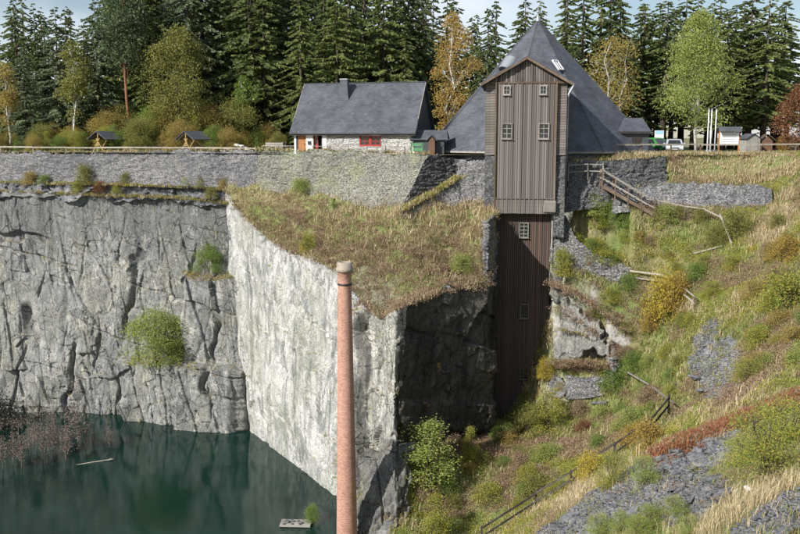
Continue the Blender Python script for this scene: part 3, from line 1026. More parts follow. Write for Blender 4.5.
stone_wall('low grey stone wall under the straw-coloured grass bank',
           [P(612, 188, 83.7), P(650, 183, 84.0), P(700, 183, 84.4), P(745, 184, 84.8), P(772, 188, 84.4)], [P(612, 213, 82.6), P(650, 210, 82.6), P(700, 211, 82.8), P(745, 211, 83.0), P(772, 209, 83.0)], M['stone_wall_grey'], 150, 40, 59)
stone_wall('curving stone wall along the footpath beside the shaft',
           [P(553, 214, 82.9), P(566, 216, 82.6), P(574, 236, 81.9), P(588, 250, 81.5), P(606, 258, 81.2), P(632, 267, 80.7)], [P(549, 262, 82.2), P(562, 264, 81.9), P(574, 272, 81.4), P(590, 278, 81.0), P(606, 281, 80.7), P(632, 286, 80.2)], M['stone_wall_grey'], 130, 60, 67, .5)
stone_wall('short squared stone pier at the end of the heather shelf',
           [P(607, 358, 78.0), P(613, 357, 77.4), P(620, 358, 77.8)], [P(607, 388, 77.6), P(613, 388, 76.9), P(620, 386, 77.4)], M['stone_wall_grey'], 24, 40, 71, .8)
stone_wall('low stone wall holding up the heather shelf below the shaft',
           [P(566, 375, 78.7), P(590, 376, 78.0), P(608, 378, 77.8)], [P(566, 400, 78.0), P(590, 398, 77.4), P(608, 394, 77.4)], M['stone_wall_grey'], 50, 36, 73, .8)

# ---------------------------------------------------------------- helpers for buildings
def uv_plane(o, us=1.0, vs=1.0):      # metres along the eave and up the slope, face by face
    me = o.data
    uvl = me.uv_layers.new(name='UVMap')
    for pl in me.polygons:
        n = pl.normal
        u = Vector((0, 0, 1)).cross(n)
        if u.length < .05:
            u = Vector((1, 0, 0))
        u.normalize()
        v = n.cross(u)
        for li in pl.loop_indices:
            c = me.vertices[me.loops[li].vertex_index].co
            uvl.data[li].uv = (c.dot(u) * us, c.dot(v) * vs)
    return o

def panel(name, poly, thick, material, parent):
    poly = [Vector(p) for p in poly]
    n = (poly[1] - poly[0]).cross(poly[2] - poly[0]).normalized()
    if n.z < 0:
        n = -n
    m = MB().slab(poly, n * thick)
    me = bpy.data.meshes.new(name)
    return uv_plane(m.build(name, material, parent))

def window(parent, c, wd, ht, nx, ny, fr, frame_mat, fw=.09, bw=.05, axis=0.0, name='window', depth=.1):
    """a window in the plane facing -y of the parent: pane part with frame and glazing bars below it"""
    x, y, z = c
    pane = MB().box((0, .03, 0), (wd - fw, .03, ht - fw)).build(name, M['glass'], parent)
    pane.location = (x, y, z)
    f = MB()
    for s in (-1, 1):
        f.box((s * (wd / 2 - fw / 2), -.02, 0), (fw, depth, ht))
        f.box((0, -.021, s * (ht / 2 - fw / 2)), (wd - 2 * fw, depth, fw))
    f.build('frame', frame_mat, pane)
    b = MB()
    for i in range(1, nx):
        b.box((-wd / 2 + wd * i / nx, -.005, 0), (bw, .04, ht - 2 * fw))
    for j in range(1, ny):
        b.box((0, -.003, -ht / 2 + ht * j / ny), (wd - 2 * fw, .046, bw))
    b.build('glazing_bar', frame_mat, pane)
    MB().box((0, -.07, -ht / 2 - .03), (wd + .1, .14, .05)).build('sill', frame_mat, pane)
    return pane

# ---------------------------------------------------------------- wooden winding tower with its shaft
TD = 82.0
tx0, tx1 = PX(485.5, TD, 3)[0], PX(566, TD, 3)[0]
tcx = (tx0 + tx1) / 2
TW = tx1 - tx0
BW = 5.38
zb = ZY(213, TD)              # foot of the overhanging bay
zs = ZY(155, TD)              # foot of the side strips, top of the stone piers
ze = ZY(82.5, TD)               # eaves
zr = ZY(57.5, TD)             # ridge
tower = thing('shaft_tower', 'tall weathered brown plank tower with gable, four small windows and a deep boarded shaft', 'tower', (tcx, TD, zb), math.radians(-6.5))
def L(z):
    return z - zb
core = MB()
core.slab([(-TW / 2 + .03, .25, L(zs)), (TW / 2 - .03, .25, L(zs)), (TW / 2 - .03, .25, L(ze) - .1), (0, .25, L(zr) - .45), (-TW / 2 + .03, .25, L(ze) - .1)], (0, 9.5, 0))
core.box((0, 1.0, L((zb + ze) / 2)), (BW - .08, 1.9, ze - zb - .1))
core.build('wall', M['wood_dark'], tower)
# side strips of horizontal planks
nh = 28
ph = (ze - zs) / nh
sw = (TW - BW) / 2
pl = MB().box((0, 0, 0), (1, 1, 1)).build('plank', M['wood_tower_side'], tower)
first = [True]
def piece(name, parent, loc, dim, material=None, rot=(0, 0, 0), base=[None]):
    o = share(pl.data if material is None else material, name, parent, loc, dim, rot)
    return o
unit = {}
def upiece(name, parent, loc, dim, mat_, rot=(0, 0, 0)):
    if mat_ not in unit:
        m = MB().box((0, 0, 0), (1, 1, 1))
        me = bpy.data.meshes.new('plank')
        me.from_pydata(m.v, [], m.f)
        me.materials.append(M[mat_])
        unit[mat_] = me
    o = bpy.data.objects.new(name, unit[mat_])
    COL.objects.link(o)
    o.parent = parent
    o.location, o.scale, o.rotation_euler = loc, dim, rot
    return o
bpy.data.objects.remove(pl)
for s in (-1, 1):
    for k in range(nh):
        upiece('plank', tower, (s * (BW / 2 + sw / 2 + .005), .19 + random.uniform(-.012, .012), L(zs) + (k + .5) * ph), (sw - .02, .09, ph - .025), 'wood_tower_side', (random.uniform(-.03, -.07), 0, 0))
    # planks round the corner
    for k in range(nh):
        upiece('plank', tower, (s * (TW / 2 + .01), 4.6, L(zs) + (k + .5) * ph), (.07, 8.7, ph - .025), 'wood_tower_side')
# front bay: vertical boards and cover battens
nb = 27
bw_ = BW / nb
for k in range(nb):
    x = -BW / 2 + (k + .5) * bw_
    batten = k % 2
    ztop = ze - .02
    zlow = ZY(199, TD)
    upiece('plank', tower, (x, -.02 - .055 * batten + random.uniform(-.012, .012), L((ztop + zlow) / 2)), (bw_ * (.80 if batten else 1.02), .07, ztop - zlow), 'wood_tower')
    upiece('plank', tower, (x, -.10 - .045 * batten + random.uniform(-.01, .01), L((zlow + zb) / 2) + .01), (bw_ * (.80 if batten else 1.02), .08, zlow - zb + .10 + random.uniform(-.03, .03)), 'wood_tower_side')
# gable boards, cut to the slope of the roof
ng = 31
gw = (TW - .3) / ng
for k in range(ng):
    x = -TW / 2 + .15 + (k + .5) * gw
    def top_at(q):
        return L(zr) - .12 - (zr - ze) * abs(q) / (TW / 2)
    a, b = x - gw * .42, x + gw * .42
    z0 = L(ze) + .02
    if min(top_at(a), top_at(b)) < z0 + .08:
        continue
    y = -.03 - .05 * (k % 2)
    MB().slab([(a, y, z0), (b, y, z0), (b, y, top_at(b)), (a, y, top_at(a))], (0, .09, 0)).build('plank', M['wood_tower'], tower)
MB().box((0, -.10, L(ze)), (TW + .05, .09, .14)).build('trim_board', M['wood_brown'], tower)
MB().box((0, -.17, L(ZY(199, TD)) + .05), (BW + .06, .12, .07)).build('trim_board', M['wood_tower_side'], tower)
for s in (-1, 1):
    MB().box((s * BW / 2, -.05, L((zb + ze) / 2)), (.12, .3, ze - zb)).build('corner_board', M['wood_brown'], tower)
# roof
ov = .42
for s in (-1, 1):
    e = (s * (TW / 2 + ov), L(ze) - (zr - ze) * ov / (TW / 2) + .12)
    rp = panel('roof', [(0, -.5, L(zr)), (e[0], -.5, e[1]), (e[0], 12.5, e[1]), (0, 12.5, L(zr))], .12, M['roof_slate'], tower)
    MB().beam((0, -.5, L(zr) - .05), (e[0], -.5, e[1] - .05), .06, .2).build('barge_board', M['wood_brown'], rp)
    MB().tube([(e[0] + s * .05, -.5, e[1] - .02), (e[0] + s * .05, 6, e[1] - .02)], .08, 8).build('gutter', M['zinc'], rp)
x = TW / 2 + ov
ez = L(ze) - (zr - ze) * ov / (TW / 2)
dp = MB().tube([(x + .05, -.35, ez + .12), (x + .08, -.4, ez - .05), (x - .2, -.38, ez - .5), (TW / 2 + .12, -.2, ez - .75), (TW / 2 + .12, -.12, ez - 1.0)], .07, 8).build('downpipe', M['white_metal'], tower, True)
MB().tube([(TW / 2 + .12, -.12, ez - .98), (TW / 2 + .12, -.05, L(ZY(196, TD)))], .05, 8).build('pipe', M['iron'], dp, True)
# upper windows
for px_, py_, wd, ht, nx, ny in ((507, 90, .68, .85, 2, 2), (543, 90, .68, .85, 2, 2), (507, 131, .98, 1.42, 2, 3), (543.5, 131, .98, 1.42, 2, 3)):
    q = P(px_, py_, TD)
    window(tower, (q[0] - tcx, -.13, L(q[2])), wd, ht, nx, ny, .08, M['wood_grey'], .1, .055)
# electric box on the lower edge
q = P(549, 206, TD)
bx_ = MB().box((q[0] - tcx, -.24, L(q[2])), (1.1, .2, 1.0)).build('hatch', M['wood_grey'], tower)
MB().box((q[0] - tcx, -.35, L(q[2])), (.95, .03, .85)).build('hatch_board', M['wood_tower_side'], bx_)
# stone piers under the strips
for s in (-1, 1):
    top_ = [(s * (TW / 2) if s < 0 else BW / 2, .22, L(zs)), (-BW / 2 if s < 0 else TW / 2, .22, L(zs))]
    G = sheet([[Vector(p) + Vector((0, .02, 0)) for p in top_], [Vector(p) + Vector((0, -.25, -L(zs) - 2.2)) for p in top_]], 14, 70)
    a, h = arc(G), G[..., 2]
    r1, _, _, _, _, ed = cells(a / .5, h / .2, 90 + s)
    cliff('stone_pier', G, (r1 - .5) * .14 - .06 * np.exp(-(ed / .1) ** 2), M['stone_wall_dark'], tower)
    MB().box((s * (BW / 2 + sw / 2), 1.9, L(zs) / 2 - 1.1), (sw - .04, 2.9, L(zs) + 2.2)).build('pier_core', M['stone_wall_dark'], tower)
# lower shaft of red-brown boards, colour darkened to imitate the recess shade
SD = .75                      # set back behind the bay
sx0, sx1 = PX(495, TD + SD, -8)[0] - tcx, PX(549, TD + SD, -8)[0] - tcx
sw_ = sx1 - sx0
scx = (sx0 + sx1) / 2
zfoot = -27.5
sh = MB().box((scx, SD + 1.2, L((zb + zfoot) / 2)), (sw_ - .05, 2.2, zb - zfoot)).build('shaft_wall', M['wood_dark'], tower)
ns = 26
for k in range(ns):
    x = sx0 + (k + .5) * sw_ / ns
    upiece('plank', sh, (x, SD + .05 - .045 * (k % 2), L((zb + zfoot) / 2) + .3), (sw_ / ns * (.72 if k % 2 else 1.02), .07, zb - zfoot), 'wood_red_shaded')
MB().beam((sx1 + .12, SD - .1, L(zb)), (sx1 + .12, SD - .1, L(-12)), .14).build('corner_board', M['wood_grey'], tower)
for px_, py_ in ((523, 230), (523.5, 311), (523, 372)):
    q = P(px_, py_, TD + SD)
    window(tower, (q[0] - tcx, SD - .1, L(q[2])), .85, 1.4, 2, 4, .08, M['wood_grey' if py_ < 300 else 'wood_tower'], .08, .045)  # lower two frames take darker wood, imitating the recess shade
# left cheek of the shaft recess: stone flank that throws its shade on the boards
stone_wall('narrow stone flank wall bordering the shaded shaft on its heather side',
           [P(482.5, 222, 78.4), P(484, 220, 76.9), P(489.4, 219, 76.8), P(492, 217, 79.4), P(495, 214, 82.6), P(498, 213, 85.4)], [P(481, 292, 78.4), P(482.5, 290, 76.7), P(489.4, 290, 76.7), P(492, 286, 79.4), P(495, 284, 82.6), P(498, 284, 85.4)], M['stone_wall_grey'], 80, 70, 83, .4)
stone_wall('narrow stone flank wall bordering the shaft on its footpath side',
           [P(549.6, 214, 84), P(550, 213, 82.8), P(556, 213, 82.6), P(562, 214, 82.5)], [P(549.6, 300, 83.6), P(550, 300, 82.3), P(556, 300, 81.9), P(562, 300, 81.7)], M['stone_wall_grey'], 44, 70, 87, .3)

# ---------------------------------------------------------------- eight-sided winding house
AP = 11.5
wcx, wcy = 14.45, 97.0
apex = ZY(20, wcy)
wh = thing('winding_house', 'big eight-sided slate pyramid roof with finial rising behind the plank tower', 'building', (wcx, wcy, 0))
R8 = AP / math.cos(math.pi / 8)
eav = .25
V8 = [(R8 * math.cos(math.pi / 8 + k * math.pi / 4 - math.pi / 2), R8 * math.sin(math.pi / 8 + k * math.pi / 4 - math.pi / 2)) for k in range(8)]
for k in range(8):
    a, b = V8[k], V8[(k + 1) % 8]
    rp = panel('roof', [(a[0], a[1], eav), (b[0], b[1], eav), (0, 0, apex)], .1, M['roof_slate'], wh)
    MB().beam((a[0], a[1], eav + .12), (0, 0, apex + .12), .16, .07).build('hip_cap', M['roof_slate_dark'], rp)
    MB().beam((a[0] * 1.003, a[1] * 1.003, eav - .02), (b[0] * 1.003, b[1] * 1.003, eav - .02), .1, .16).build('eave_board', M['wood_grey'], rp)
    q = .955
    MB().slab([(a[0] * q, a[1] * q, -1.6), (b[0] * q, b[1] * q, -1.6), (b[0] * q, b[1] * q, eav + .3), (a[0] * q, a[1] * q, eav + .3)], Vector((-(a[0] + b[0]), -(a[1] + b[1]), 0)).normalized() * .4).build('wall', M['stone_wall_grey'], wh)
MB().lathe([(.0, 1.3), (.05, 1.25), (.06, 1.0), (.16, .92), (.17, .8), (.06, .7), (.06, .45), (.2, .3), (.26, -.15), (.34, -.4)], (0, 0, apex), 12).build('finial', M['zinc'], wh, True)
def on_face(px_, py_, k):     # where a pixel's ray meets a roof panel
    a, b = V8[k], V8[(k + 1) % 8]
    p0 = Vector((wcx + a[0], wcy + a[1], eav)); p1 = Vector((wcx + b[0], wcy + b[1], eav)); p2 = Vector((wcx, wcy, apex))
    n = (p1 - p0).cross(p2 - p0).normalized()
    r = Vector(ray(px_, py_)); o_ = Vector((0, 0, CZ))
    t_ = (p0 - o_).dot(n) / r.dot(n)
    if n.z < 0:
        n = -n
    return o_ + r * t_, n
# find the panels that face left-front and right-front
kf = min(range(8), key=lambda k: V8[k][1] + V8[(k + 1) % 8][1])
kl, kr = (kf - 1) % 8, (kf + 1) % 8
if V8[kl][0] > V8[kr][0]:
    kl, kr = kr, kl
def roof_part(name, px_, py_, k, build):
    c, n = on_face(px_, py_, k)
    u = Vector((0, 0, 1)).cross(n).normalized()
    v = n.cross(u)
    e = bpy.data.objects.new(name, None)
    mtx = Matrix((u, v, n)).transposed().to_4x4()
    mtx.translation = c - Vector((wcx, wcy, 0)) + n * .1
    return build(mtx)
def skylight(mtx):
    f = MB()
    for s in (-1, 1):
        f.box((s * .42, 0, .06), (.1, 1.3, .14)).box((0, s * .6, .061), (.74, .1, .14))
    f.box((0, 0, .05), (.07, 1.1, .1))
    o = MB().box((0, 0, .03), (.8, 1.15, .04)).build('skylight', M['glass'], wh)
    o.matrix_local = mtx
    f.build('frame', M['white_metal'], o)
roof_part('skylight', 557, 66, kr, skylight)
def eyebrow(mtx):
    m = MB()
    pts = [(.75 * math.cos(a), .75 * math.sin(a)) for a in np.linspace(0, math.pi, 14)]
    m.slab([(x, -.55, y * .8) for x, y in pts], (0, 1.6, -.1))
    o = m.build('roof_vent', M['zinc'], wh)
    o.matrix_local = mtx
    g = MB().slab([(x * .82, -.57, y * .64 + .03) for x, y in pts], (0, .02, 0)).build('vent_louvre', M['glass'], o)
roof_part('roof_vent', 507, 67, kl, eyebrow)

# slate annex at the right flank of the roof
ax0 = thing('slate_annex', 'small slate-hung annex with flat sloping roof at the foot of the pyramid roof', 'building', PX(630, 90.4, 0), math.radians(4))
MB().box((0, 2.0, 1.0), (3.7, 4.0, 2.6)).build('wall', M['roof_slate_dark'], ax0)
uv_plane(ax0.children[0])
panel('roof', [(-2.0, -.25, 2.12), (2.0, -.25, 2.12), (2.0, 2.6, 3.5), (-2.0, 2.6, 3.5)], .12, M['roof_slate'], ax0)
panel('roof', [(-2.0, 2.6, 3.5), (2.0, 2.6, 3.5), (2.0, 4.4, 2.3), (-2.0, 4.4, 2.3)], .12, M['roof_slate'], ax0)
MB().box((0, -.28, 2.08), (4.0, .08, .14)).build('eave_board', M['wood_dark'], ax0)
for s in (-1, 1):
    MB().slab([(s * 1.85, 0, 2.2), (s * 1.85, 4.0, 2.2), (s * 1.85, 2.6, 3.45)], (-s * .2, 0, 0)).build('gable', M['roof_slate_dark'], ax0)
MB().box((.6, -.03, .85), (.95, .06, 1.8)).build('door', M['wood_dark'], ax0)

# ---------------------------------------------------------------- stone house
HR = math.radians(-15)
pR = PX(413.5, 89.8, 0)
HLn = 12.6
house = thing('stone_house', 'long low pale stone house with steep slate roof, chimney and red window', 'house',
              (pR[0] - HLn * math.cos(HR) / 2 , pR[1] - HLn * math.sin(HR) / 2, -.05), HR)
def hx(px_):                  # photo column -> position along the facade
    a = np.array((house.location.x, house.location.y))
    d_ = np.array((math.cos(HR), math.sin(HR)))
    k = (px_ - 400) / F / CP * .995
    # x = k * y  along the facade line
    s = (k * a[1] - a[0]) / (d_[0] - k * d_[1])
    return s
HH = 2.45
HDp = 8.2
HRz = 7.15
def facade(x0, x1, z0, z1, name, material, dy=0.0, th=.45):
    return MB().box(((x0 + x1) / 2, dy + th / 2, (z0 + z1) / 2), (x1 - x0, th, z1 - z0)).build(name, material, house)
X0, X1 = -HLn / 2, HLn / 2
d1a, d1b = hx(297.6), hx(307.4)
d2a, d2b = hx(314.2), hx(323.6)
wa, wb2 = hx(360), hx(381.6)
wz0, wz1 = .85, 2.2
dz = 2.1
facade(X0, d1a, -.2, HH, 'rendered_wall', M['white_paint'])
facade(d1b, d2a, -.2, HH, 'rendered_wall', M['white_paint'])
facade(d1a, d1b, dz, HH, 'rendered_wall', M['white_paint'])
facade(d2a, d2b, dz, HH, 'rendered_wall', M['white_paint'])
facade(d2b, d2b + .42, -.2, HH, 'rendered_wall', M['white_paint'], -.02)
def rough_wall(x0, x1, z0, z1, seed):
    nu, nv = max(6, int((x1 - x0) / .1)), max(5, int((z1 - z0) / .08))
    G = sheet([[(x0, 0, z1), (x1, 0, z1)], [(x0, 0, z0), (x1, 0, z0)]], nu, nv)
    a, h = G[..., 0], G[..., 2]
    r1, r2, r3, du, dv, ed = cells(a / .8, h / .24, seed)
    d_ = (r1 - .5) * .09 - .05 * np.exp(-(ed / .12) ** 2)
    cliff('wall', G, d_, M['stone_house'], house)
xs = d2b + .42
rough_wall(xs, wa, -.2, HH, 5)
rough_wall(wb2, X1, -.2, HH, 6)
rough_wall(wa, wb2, -.2, wz0, 7)
rough_wall(wa, wb2, wz1, HH, 8)
bk = MB()
bk.box(((xs + X1) / 2, .45, HH / 2 - .1), (X1 - xs - .02, .5, HH + .1))
bk.build('wall', M['stone_house'], house)
inner = MB().box((0, HDp / 2 + .35, HH / 2), (HLn - .1, HDp - .75, HH)).build('wall', M['stone_house'], house)
# gable ends and roof
for s in (-1, 1):
    MB().slab([(s * HLn / 2, 0.02, -.2), (s * HLn / 2, HDp, -.2), (s * HLn / 2, HDp, HH), (s * HLn / 2, HDp / 2, HRz - .15), (s * HLn / 2, 0.02, HH)], (-s * .35, 0, 0)).build('gable', M['roof_slate_dark'], house)
sl = (HRz - HH) / (HDp / 2)
ov = .4
rx0, rx1 = X0 - .35, X1 + .3
rfp = panel('roof', [(rx0, -ov, HH - sl * ov + .02), (rx1, -ov, HH - sl * ov + .02), (rx1, HDp / 2, HRz), (rx0, HDp / 2, HRz)], .14, M['roof_slate'], house)
panel('roof', [(rx0, HDp + ov, HH - sl * ov + .02), (rx1, HDp + ov, HH - sl * ov + .02), (rx1, HDp / 2, HRz), (rx0, HDp / 2, HRz)], .14, M['roof_slate'], house)
MB().beam((rx0, HDp / 2, HRz + .16), (rx1, HDp / 2, HRz + .16), .3, .08).build('ridge_cap', M['roof_slate_dark'], rfp)
MB().box(((rx0 + rx1) / 2, -ov + .03, HH - sl * ov - .04), (rx1 - rx0, .05, .14)).build('eave_board', M['wood_dark'], rfp)
MB().tube([(rx0, -ov - .06, HH - sl * ov + .06), (rx1, -ov - .06, HH - sl * ov + .06)], .06, 8).build('gutter', M['iron'], rfp)
for xx in (rx0 + .03, rx1 - .03):
    MB().beam((xx, -ov, HH - sl * ov + .06), (xx, HDp / 2, HRz + .06), .06, .22).build('barge_board', M['wood_grey'], rfp)
# tapering slate chimney
chx = hx(333.5) + .35
cy = HDp / 2 * .72
cz = HH + sl * cy
cm = MB()
w0, w1 = .56, .36
vs = [(chx + i * w_ , cy + j * w_ * .9, z_) for z_, w_ in ((cz - 1.2, w0 * 1.2), (cz + 1.75, w1)) for j in (-1, 1) for i in (-1, 1)]
cm._add(vs, [(0, 2, 3, 1), (4, 5, 7, 6), (0, 1, 5, 4), (2, 6, 7, 3), (0, 4, 6, 2), (1, 3, 7, 5)])
co_ = uv_plane(cm.build('chimney', M['roof_slate'], rfp))
MB().box((chx, cy, cz + 1.79), (.84, .76, .1)).build('chimney_cap', M['zinc'], rfp)
# doors
dr = MB().box(((d1a + d1b) / 2, .16, dz / 2 - .05), (d1b - d1a - .06, .08, dz + .05)).build('door', M['wood_orange'], house)
for k in range(6):
    xk = d1a + .03 + (k + .5) * (d1b - d1a - .06) / 6
    upiece('door_board', dr, (xk, .105, dz / 2 - .05), ((d1b - d1a - .06) / 6 - .02, .03, dz + .02), 'wood_orange')
MB().box((d1b - .16, .07, 1.0), (.05, .06, .14)).build('handle', M['iron'], dr)
MB().box(((d2a + d2b) / 2, .5, dz / 2 - .05), (d2b - d2a - .02, .06, dz + .05)).build('doorway_shade', M['dark_interior'], house)  # flat black sheet painted as the unlit room behind the open leaf
dfr = MB()
dfr.box((d2a + .05, .1, dz / 2), (.1, .18, dz)).box((d2b - .05, .1, dz / 2), (.1, .18, dz)).box(((d2a + d2b) / 2, .1, dz - .05), (d2b - d2a - .2, .18, .1))
dfr.build('door_frame', M['wood_brown'], house)
lf = MB().box((d2a + .3, .22, dz / 2 - .06), (.38, .06, dz - .1)).build('door', M['red_paint'], house)
lf['label'] = 'half-open dark red door leaf'
MB().box((d2a + .3, .18, 1.45), (.24, .02, .8)).build('pane', M['glass'], lf)
# lamp box on the white pier
MB().box(((d1b + d2a) / 2, -.06, 1.15), (.32, .12, .34)).build('letter_box', M['iron'], house)
# red double window
for s in (0, 1):
    x0 = wa + s * (wb2 - wa) / 2
    x1 = x0 + (wb2 - wa) / 2
    window(house, ((x0 + x1) / 2, .06, (wz0 + wz1) / 2), x1 - x0 - .02, wz1 - wz0, 2, 3, .08, M['red_paint'], .12, .05)
facade(wa - .12, wb2 + .12, wz1 + .01, wz1 + .16, 'lintel', M['wood_dark'], -.05, .3)

# ---------------------------------------------------------------- kiosk hut beside the house
kk = thing('kiosk_hut', 'low slate-roofed hut with tiny brown gable squeezed between house and pyramid roof', 'hut', PX(430, 88.9, 0), math.radians(-8))
MB().box((-.2, 1.5, .7), (3.0, 1.4, 1.5)).build('wall', M['roof_slate_dark'], kk)
uv_plane(kk.children[0])
MB().box((.15, .45, .65), (.62, .8, 1.4)).build('porch', M['brown_board'], kk)
MB().slab([(-.2, .02, 1.3), (.5, .02, 1.3), (.15, .02, 1.72)], (0, .1, 0)).build('gable', M['brown_board'], kk)
for s in (-1, 1):
    panel('roof', [(.15, -.1, 1.82), (.15 + s * .52, -.1, 1.28), (.15 + s * .52, 1.2, 1.28), (.15, 1.2, 1.82)], .06, M['roof_slate'], kk)
panel('roof', [(-2.1, .6, 1.35), (1.7, .6, 1.35), (1.5, 1.7, 2.3), (-1.5, 1.7, 2.3)], .09, M['roof_slate'], kk)
panel('roof', [(-2.0, 2.6, 1.45), (1.7, 2.6, 1.45), (1.5, 1.7, 2.3), (-1.5, 1.7, 2.3)], .09, M['roof_slate'], kk)
MB().tube([(-1.5, 1.7, 2.3), (-1.62, 1.66, 2.75)], .05, 6).build('finial', M['zinc'], kk)
st = thing('sign_stand', 'green and white notice stand in front of the little hut', 'sign', PX(417, 87.7, -.05), math.radians(-6))
MB().box((0, 0, 1.0), (1.15, .05, .3)).build('board', M['green_paint'], st)
MB().box((0.05, 0, .55), (.9, .05, .32)).build('board', M['green_paint'], st)
MB().box((-.42, .06, .35), (.36, .05, .75)).build('panel', M['white_paint'], st)
MB().box((-.02, .06, .3), (.22, .05, .62)).build('panel', M['wood_honey'], st)
for x in (-.56, .5):
    MB().box((x, .02, .5), (.09, .09, 1.4)).build('post', M['green_paint'], st)

# ---------------------------------------------------------------- fences and handrails
def fence(label, pts, hgt, rails, pw=.1, rw=.09, pm='wood_grey', rm='wood_grey', name='handrail', every=None, cat='railing', sag=0.0):
    pts = [Vector(p) for p in pts]
    root = thing(name, label, cat, pts[0])
    loc = [p - pts[0] for p in pts]
    if every:
        out = []
        for a, b in zip(loc[:-1], loc[1:]):
            n = max(1, round((b - a).length / every))
            out += [a.lerp(b, k / n) for k in range(n)]
        loc = out + [loc[-1]]
    for p in loc:
        j = Vector((random.uniform(-.05, .05), random.uniform(-.05, .05), 0))
        MB().beam(p + Vector((0, 0, -.35)), p + j + Vector((0, 0, hgt + random.uniform(-.02, .05))), pw).build('post', M[pm], root)
    for r in rails:
        for a, b in zip(loc[:-1], loc[1:]):
            j = Vector((0, -pw * .7, 0))
            MB().beam(a + j + Vector((0, 0, r + random.uniform(-.04, .04))), b + j + Vector((0, 0, r + random.uniform(-.04, .04))), rw * .6, rw).build('rail', M[rm], root)
    return root

wood_mat('wood_pale', (.28, .25, .205), (.33, .30, .25), (.39, .36, .30), (3, 3, 3), .3)
def edge(px, py, D, back=.35):
    p = P(px, py, D)
    return (p[0], p[1] + back, -.05)
fence('long pale timber handrail on top of the grey terrace wall', [edge(-60, 154, 106.4), edge(0, 153.4, 104.4), edge(65, 152.5, 102.1), edge(130, 151.6, 99.8), edge(195, 150.7, 97.5), edge(255, 149.8, 95.5)], .62, [.55], .11, .16, 'wood_pale', 'wood_pale', every=5.5)
fence('thin dark railing on the wall top in front of the stone house', [edge(262, 149.8, 95.2), edge(330, 150.5, 91.2), edge(405, 153.3, 87.3)], .85, [.8, .45], .08, .06, 'wood_brown', 'wood_grey', every=2.4)
fence('weathered timber railing along the parking edge above the grass bank', [PX(572, 86.4, 0), PX(640, 89.0, 0), PX(700, 90.9, 0), PX(760, 91.2, 0), PX(830, 91.5, 0)], 1.0, [.95], .12, .15, 'wood_brown', 'wood_pale', every=4.2)
fence('two-bar landing railing at the stair head beside the tower', [P(568, 177, 83.6), P(588, 176, 83.6), P(603, 176, 83.4)], 1.15, [1.08, .45], .1, .09, 'wood_grey', 'wood_grey')

# stairs down the wall
s0, s1 = P(602, 186, 82.9), P(654, 215, 81.6)
stairs = thing('wooden_stairs', 'steep wooden stairs with handrails descending in front of the dark stone wall', 'stairs', s0)
v = Vector(s1 - s0)
for s in (0, 1):
    o_ = Vector((0, s * 1.0, 0))
    MB().beam(o_, o_ + v, .07, .28).build('stringer', M['wood_brown'], stairs)
    n_ = 5
    for k in range(n_):
        p_ = o_ + v * (k / (n_ - 1))
        MB().beam(p_ + Vector((0, -.06, -.7)), p_ + Vector((0, -.06, 1.55)), .1).build('post', M['wood_brown'], stairs)
    MB().beam(o_ + Vector((0, -.12, 1.5)), o_ + v + Vector((0, -.12, 1.3)), .07, .1).build('handrail', M['wood_grey'], stairs)
    MB().beam(o_ + Vector((0, -.12, .75)), o_ + v + Vector((0, -.12, .65)), .06, .09).build('handrail', M['wood_grey'], stairs)
for k in range(16):
    p_ = v * ((k + .5) / 16)
    upiece('tread', stairs, (p_.x, .5, p_.z + .1), (.32, .96, .05), 'wood_grey')

def hillpts(lst, lift=0.0):
    return [hit(a, b) + np.array((0, 0, lift)) for a, b in lst]
fence('light stair-foot handrail leading on along the lower stone wall', hillpts([(656, 213), (684, 219), (704, 222), (722, 232)]), 1.2, [1.15], .1, .1, 'wood_brown', 'wood_pale')
fence('pale angled handrail on the path bend above the yellow bush', hillpts([(629, 285), (662, 290), (680, 300), (694, 312)]), 1.3, [1.25, .7], .12, .13, 'wood_brown', 'wood_pale')
fence('short brown handrail on the path below the stone pier', hillpts([(626, 386), (650, 401), (672, 420)]), 1.3, [1.25], .13, .12, 'wood_brown', 'wood_grey')
fence('long dark zigzag path railing running down towards the water', hillpts([(668, 416), (651, 437), (614, 463), (571, 490), (536, 511), (482, 546)]), 1.5, [1.45, .8], .13, .13, 'wood_dark', 'wood_dark', every=3.4)
p0, p1 = hit(721, 241), hit(733, 246)
tag(MB().beam(P(720, 214, hit(721, 241)[1]), P(732, 244, hit(733, 246)[1]), .12).build('leaning_post', M['wood_pale']), 'old grey post leaning askew in the bushes below the low stone wall', 'post')
a_ = hit(690, 258); b_ = hit(722, 250)
tag(MB().beam(a_ + np.array((0, 0, .25)), b_ + np.array((0, 0, .3)), .1).build('fallen_rail', M['wood_pale']), 'fallen pale rail lying across the grass near the leaning post', 'rail')

# ---------------------------------------------------------------- brick chimney
CD = 65.2
ct = P(348, 262, CD)
cxm = P(346.5, 480, CD)[0]
cb = -30.6
chm = thing('brick_chimney', 'tall slender tapering red brick chimney with pale stone head by the water', 'chimney', (cxm, CD, cb))
def bark_uv(o, rfun):
    me = o.data
    uvl = me.uv_layers.new(name='UVMap')
    for pl_ in me.polygons:
        a0 = None
        for li in pl_.loop_indices:
            c_ = me.vertices[me.loops[li].vertex_index].co
            a = math.atan2(c_.y, c_.x)
            if a0 is None:
                a0 = a
            while a - a0 > math.pi: a -= 2 * math.pi
            while a - a0 < -math.pi: a += 2 * math.pi
            uvl.data[li].uv = (a * .78, c_.z)
H_ = ct[2] - cb
r0, r1 = .83, .47
def rr(z):
    return r0 + (r1 - r0) * z / H_
zz = list(np.linspace(0, H_ - 1.35, 60))
ms = MB().lathe([(rr(z), z) for z in zz], (0, 0, 0), 40)
so = ms.build('shaft', M['brick'], chm, True)
bark_uv(so, rr)
h = H_
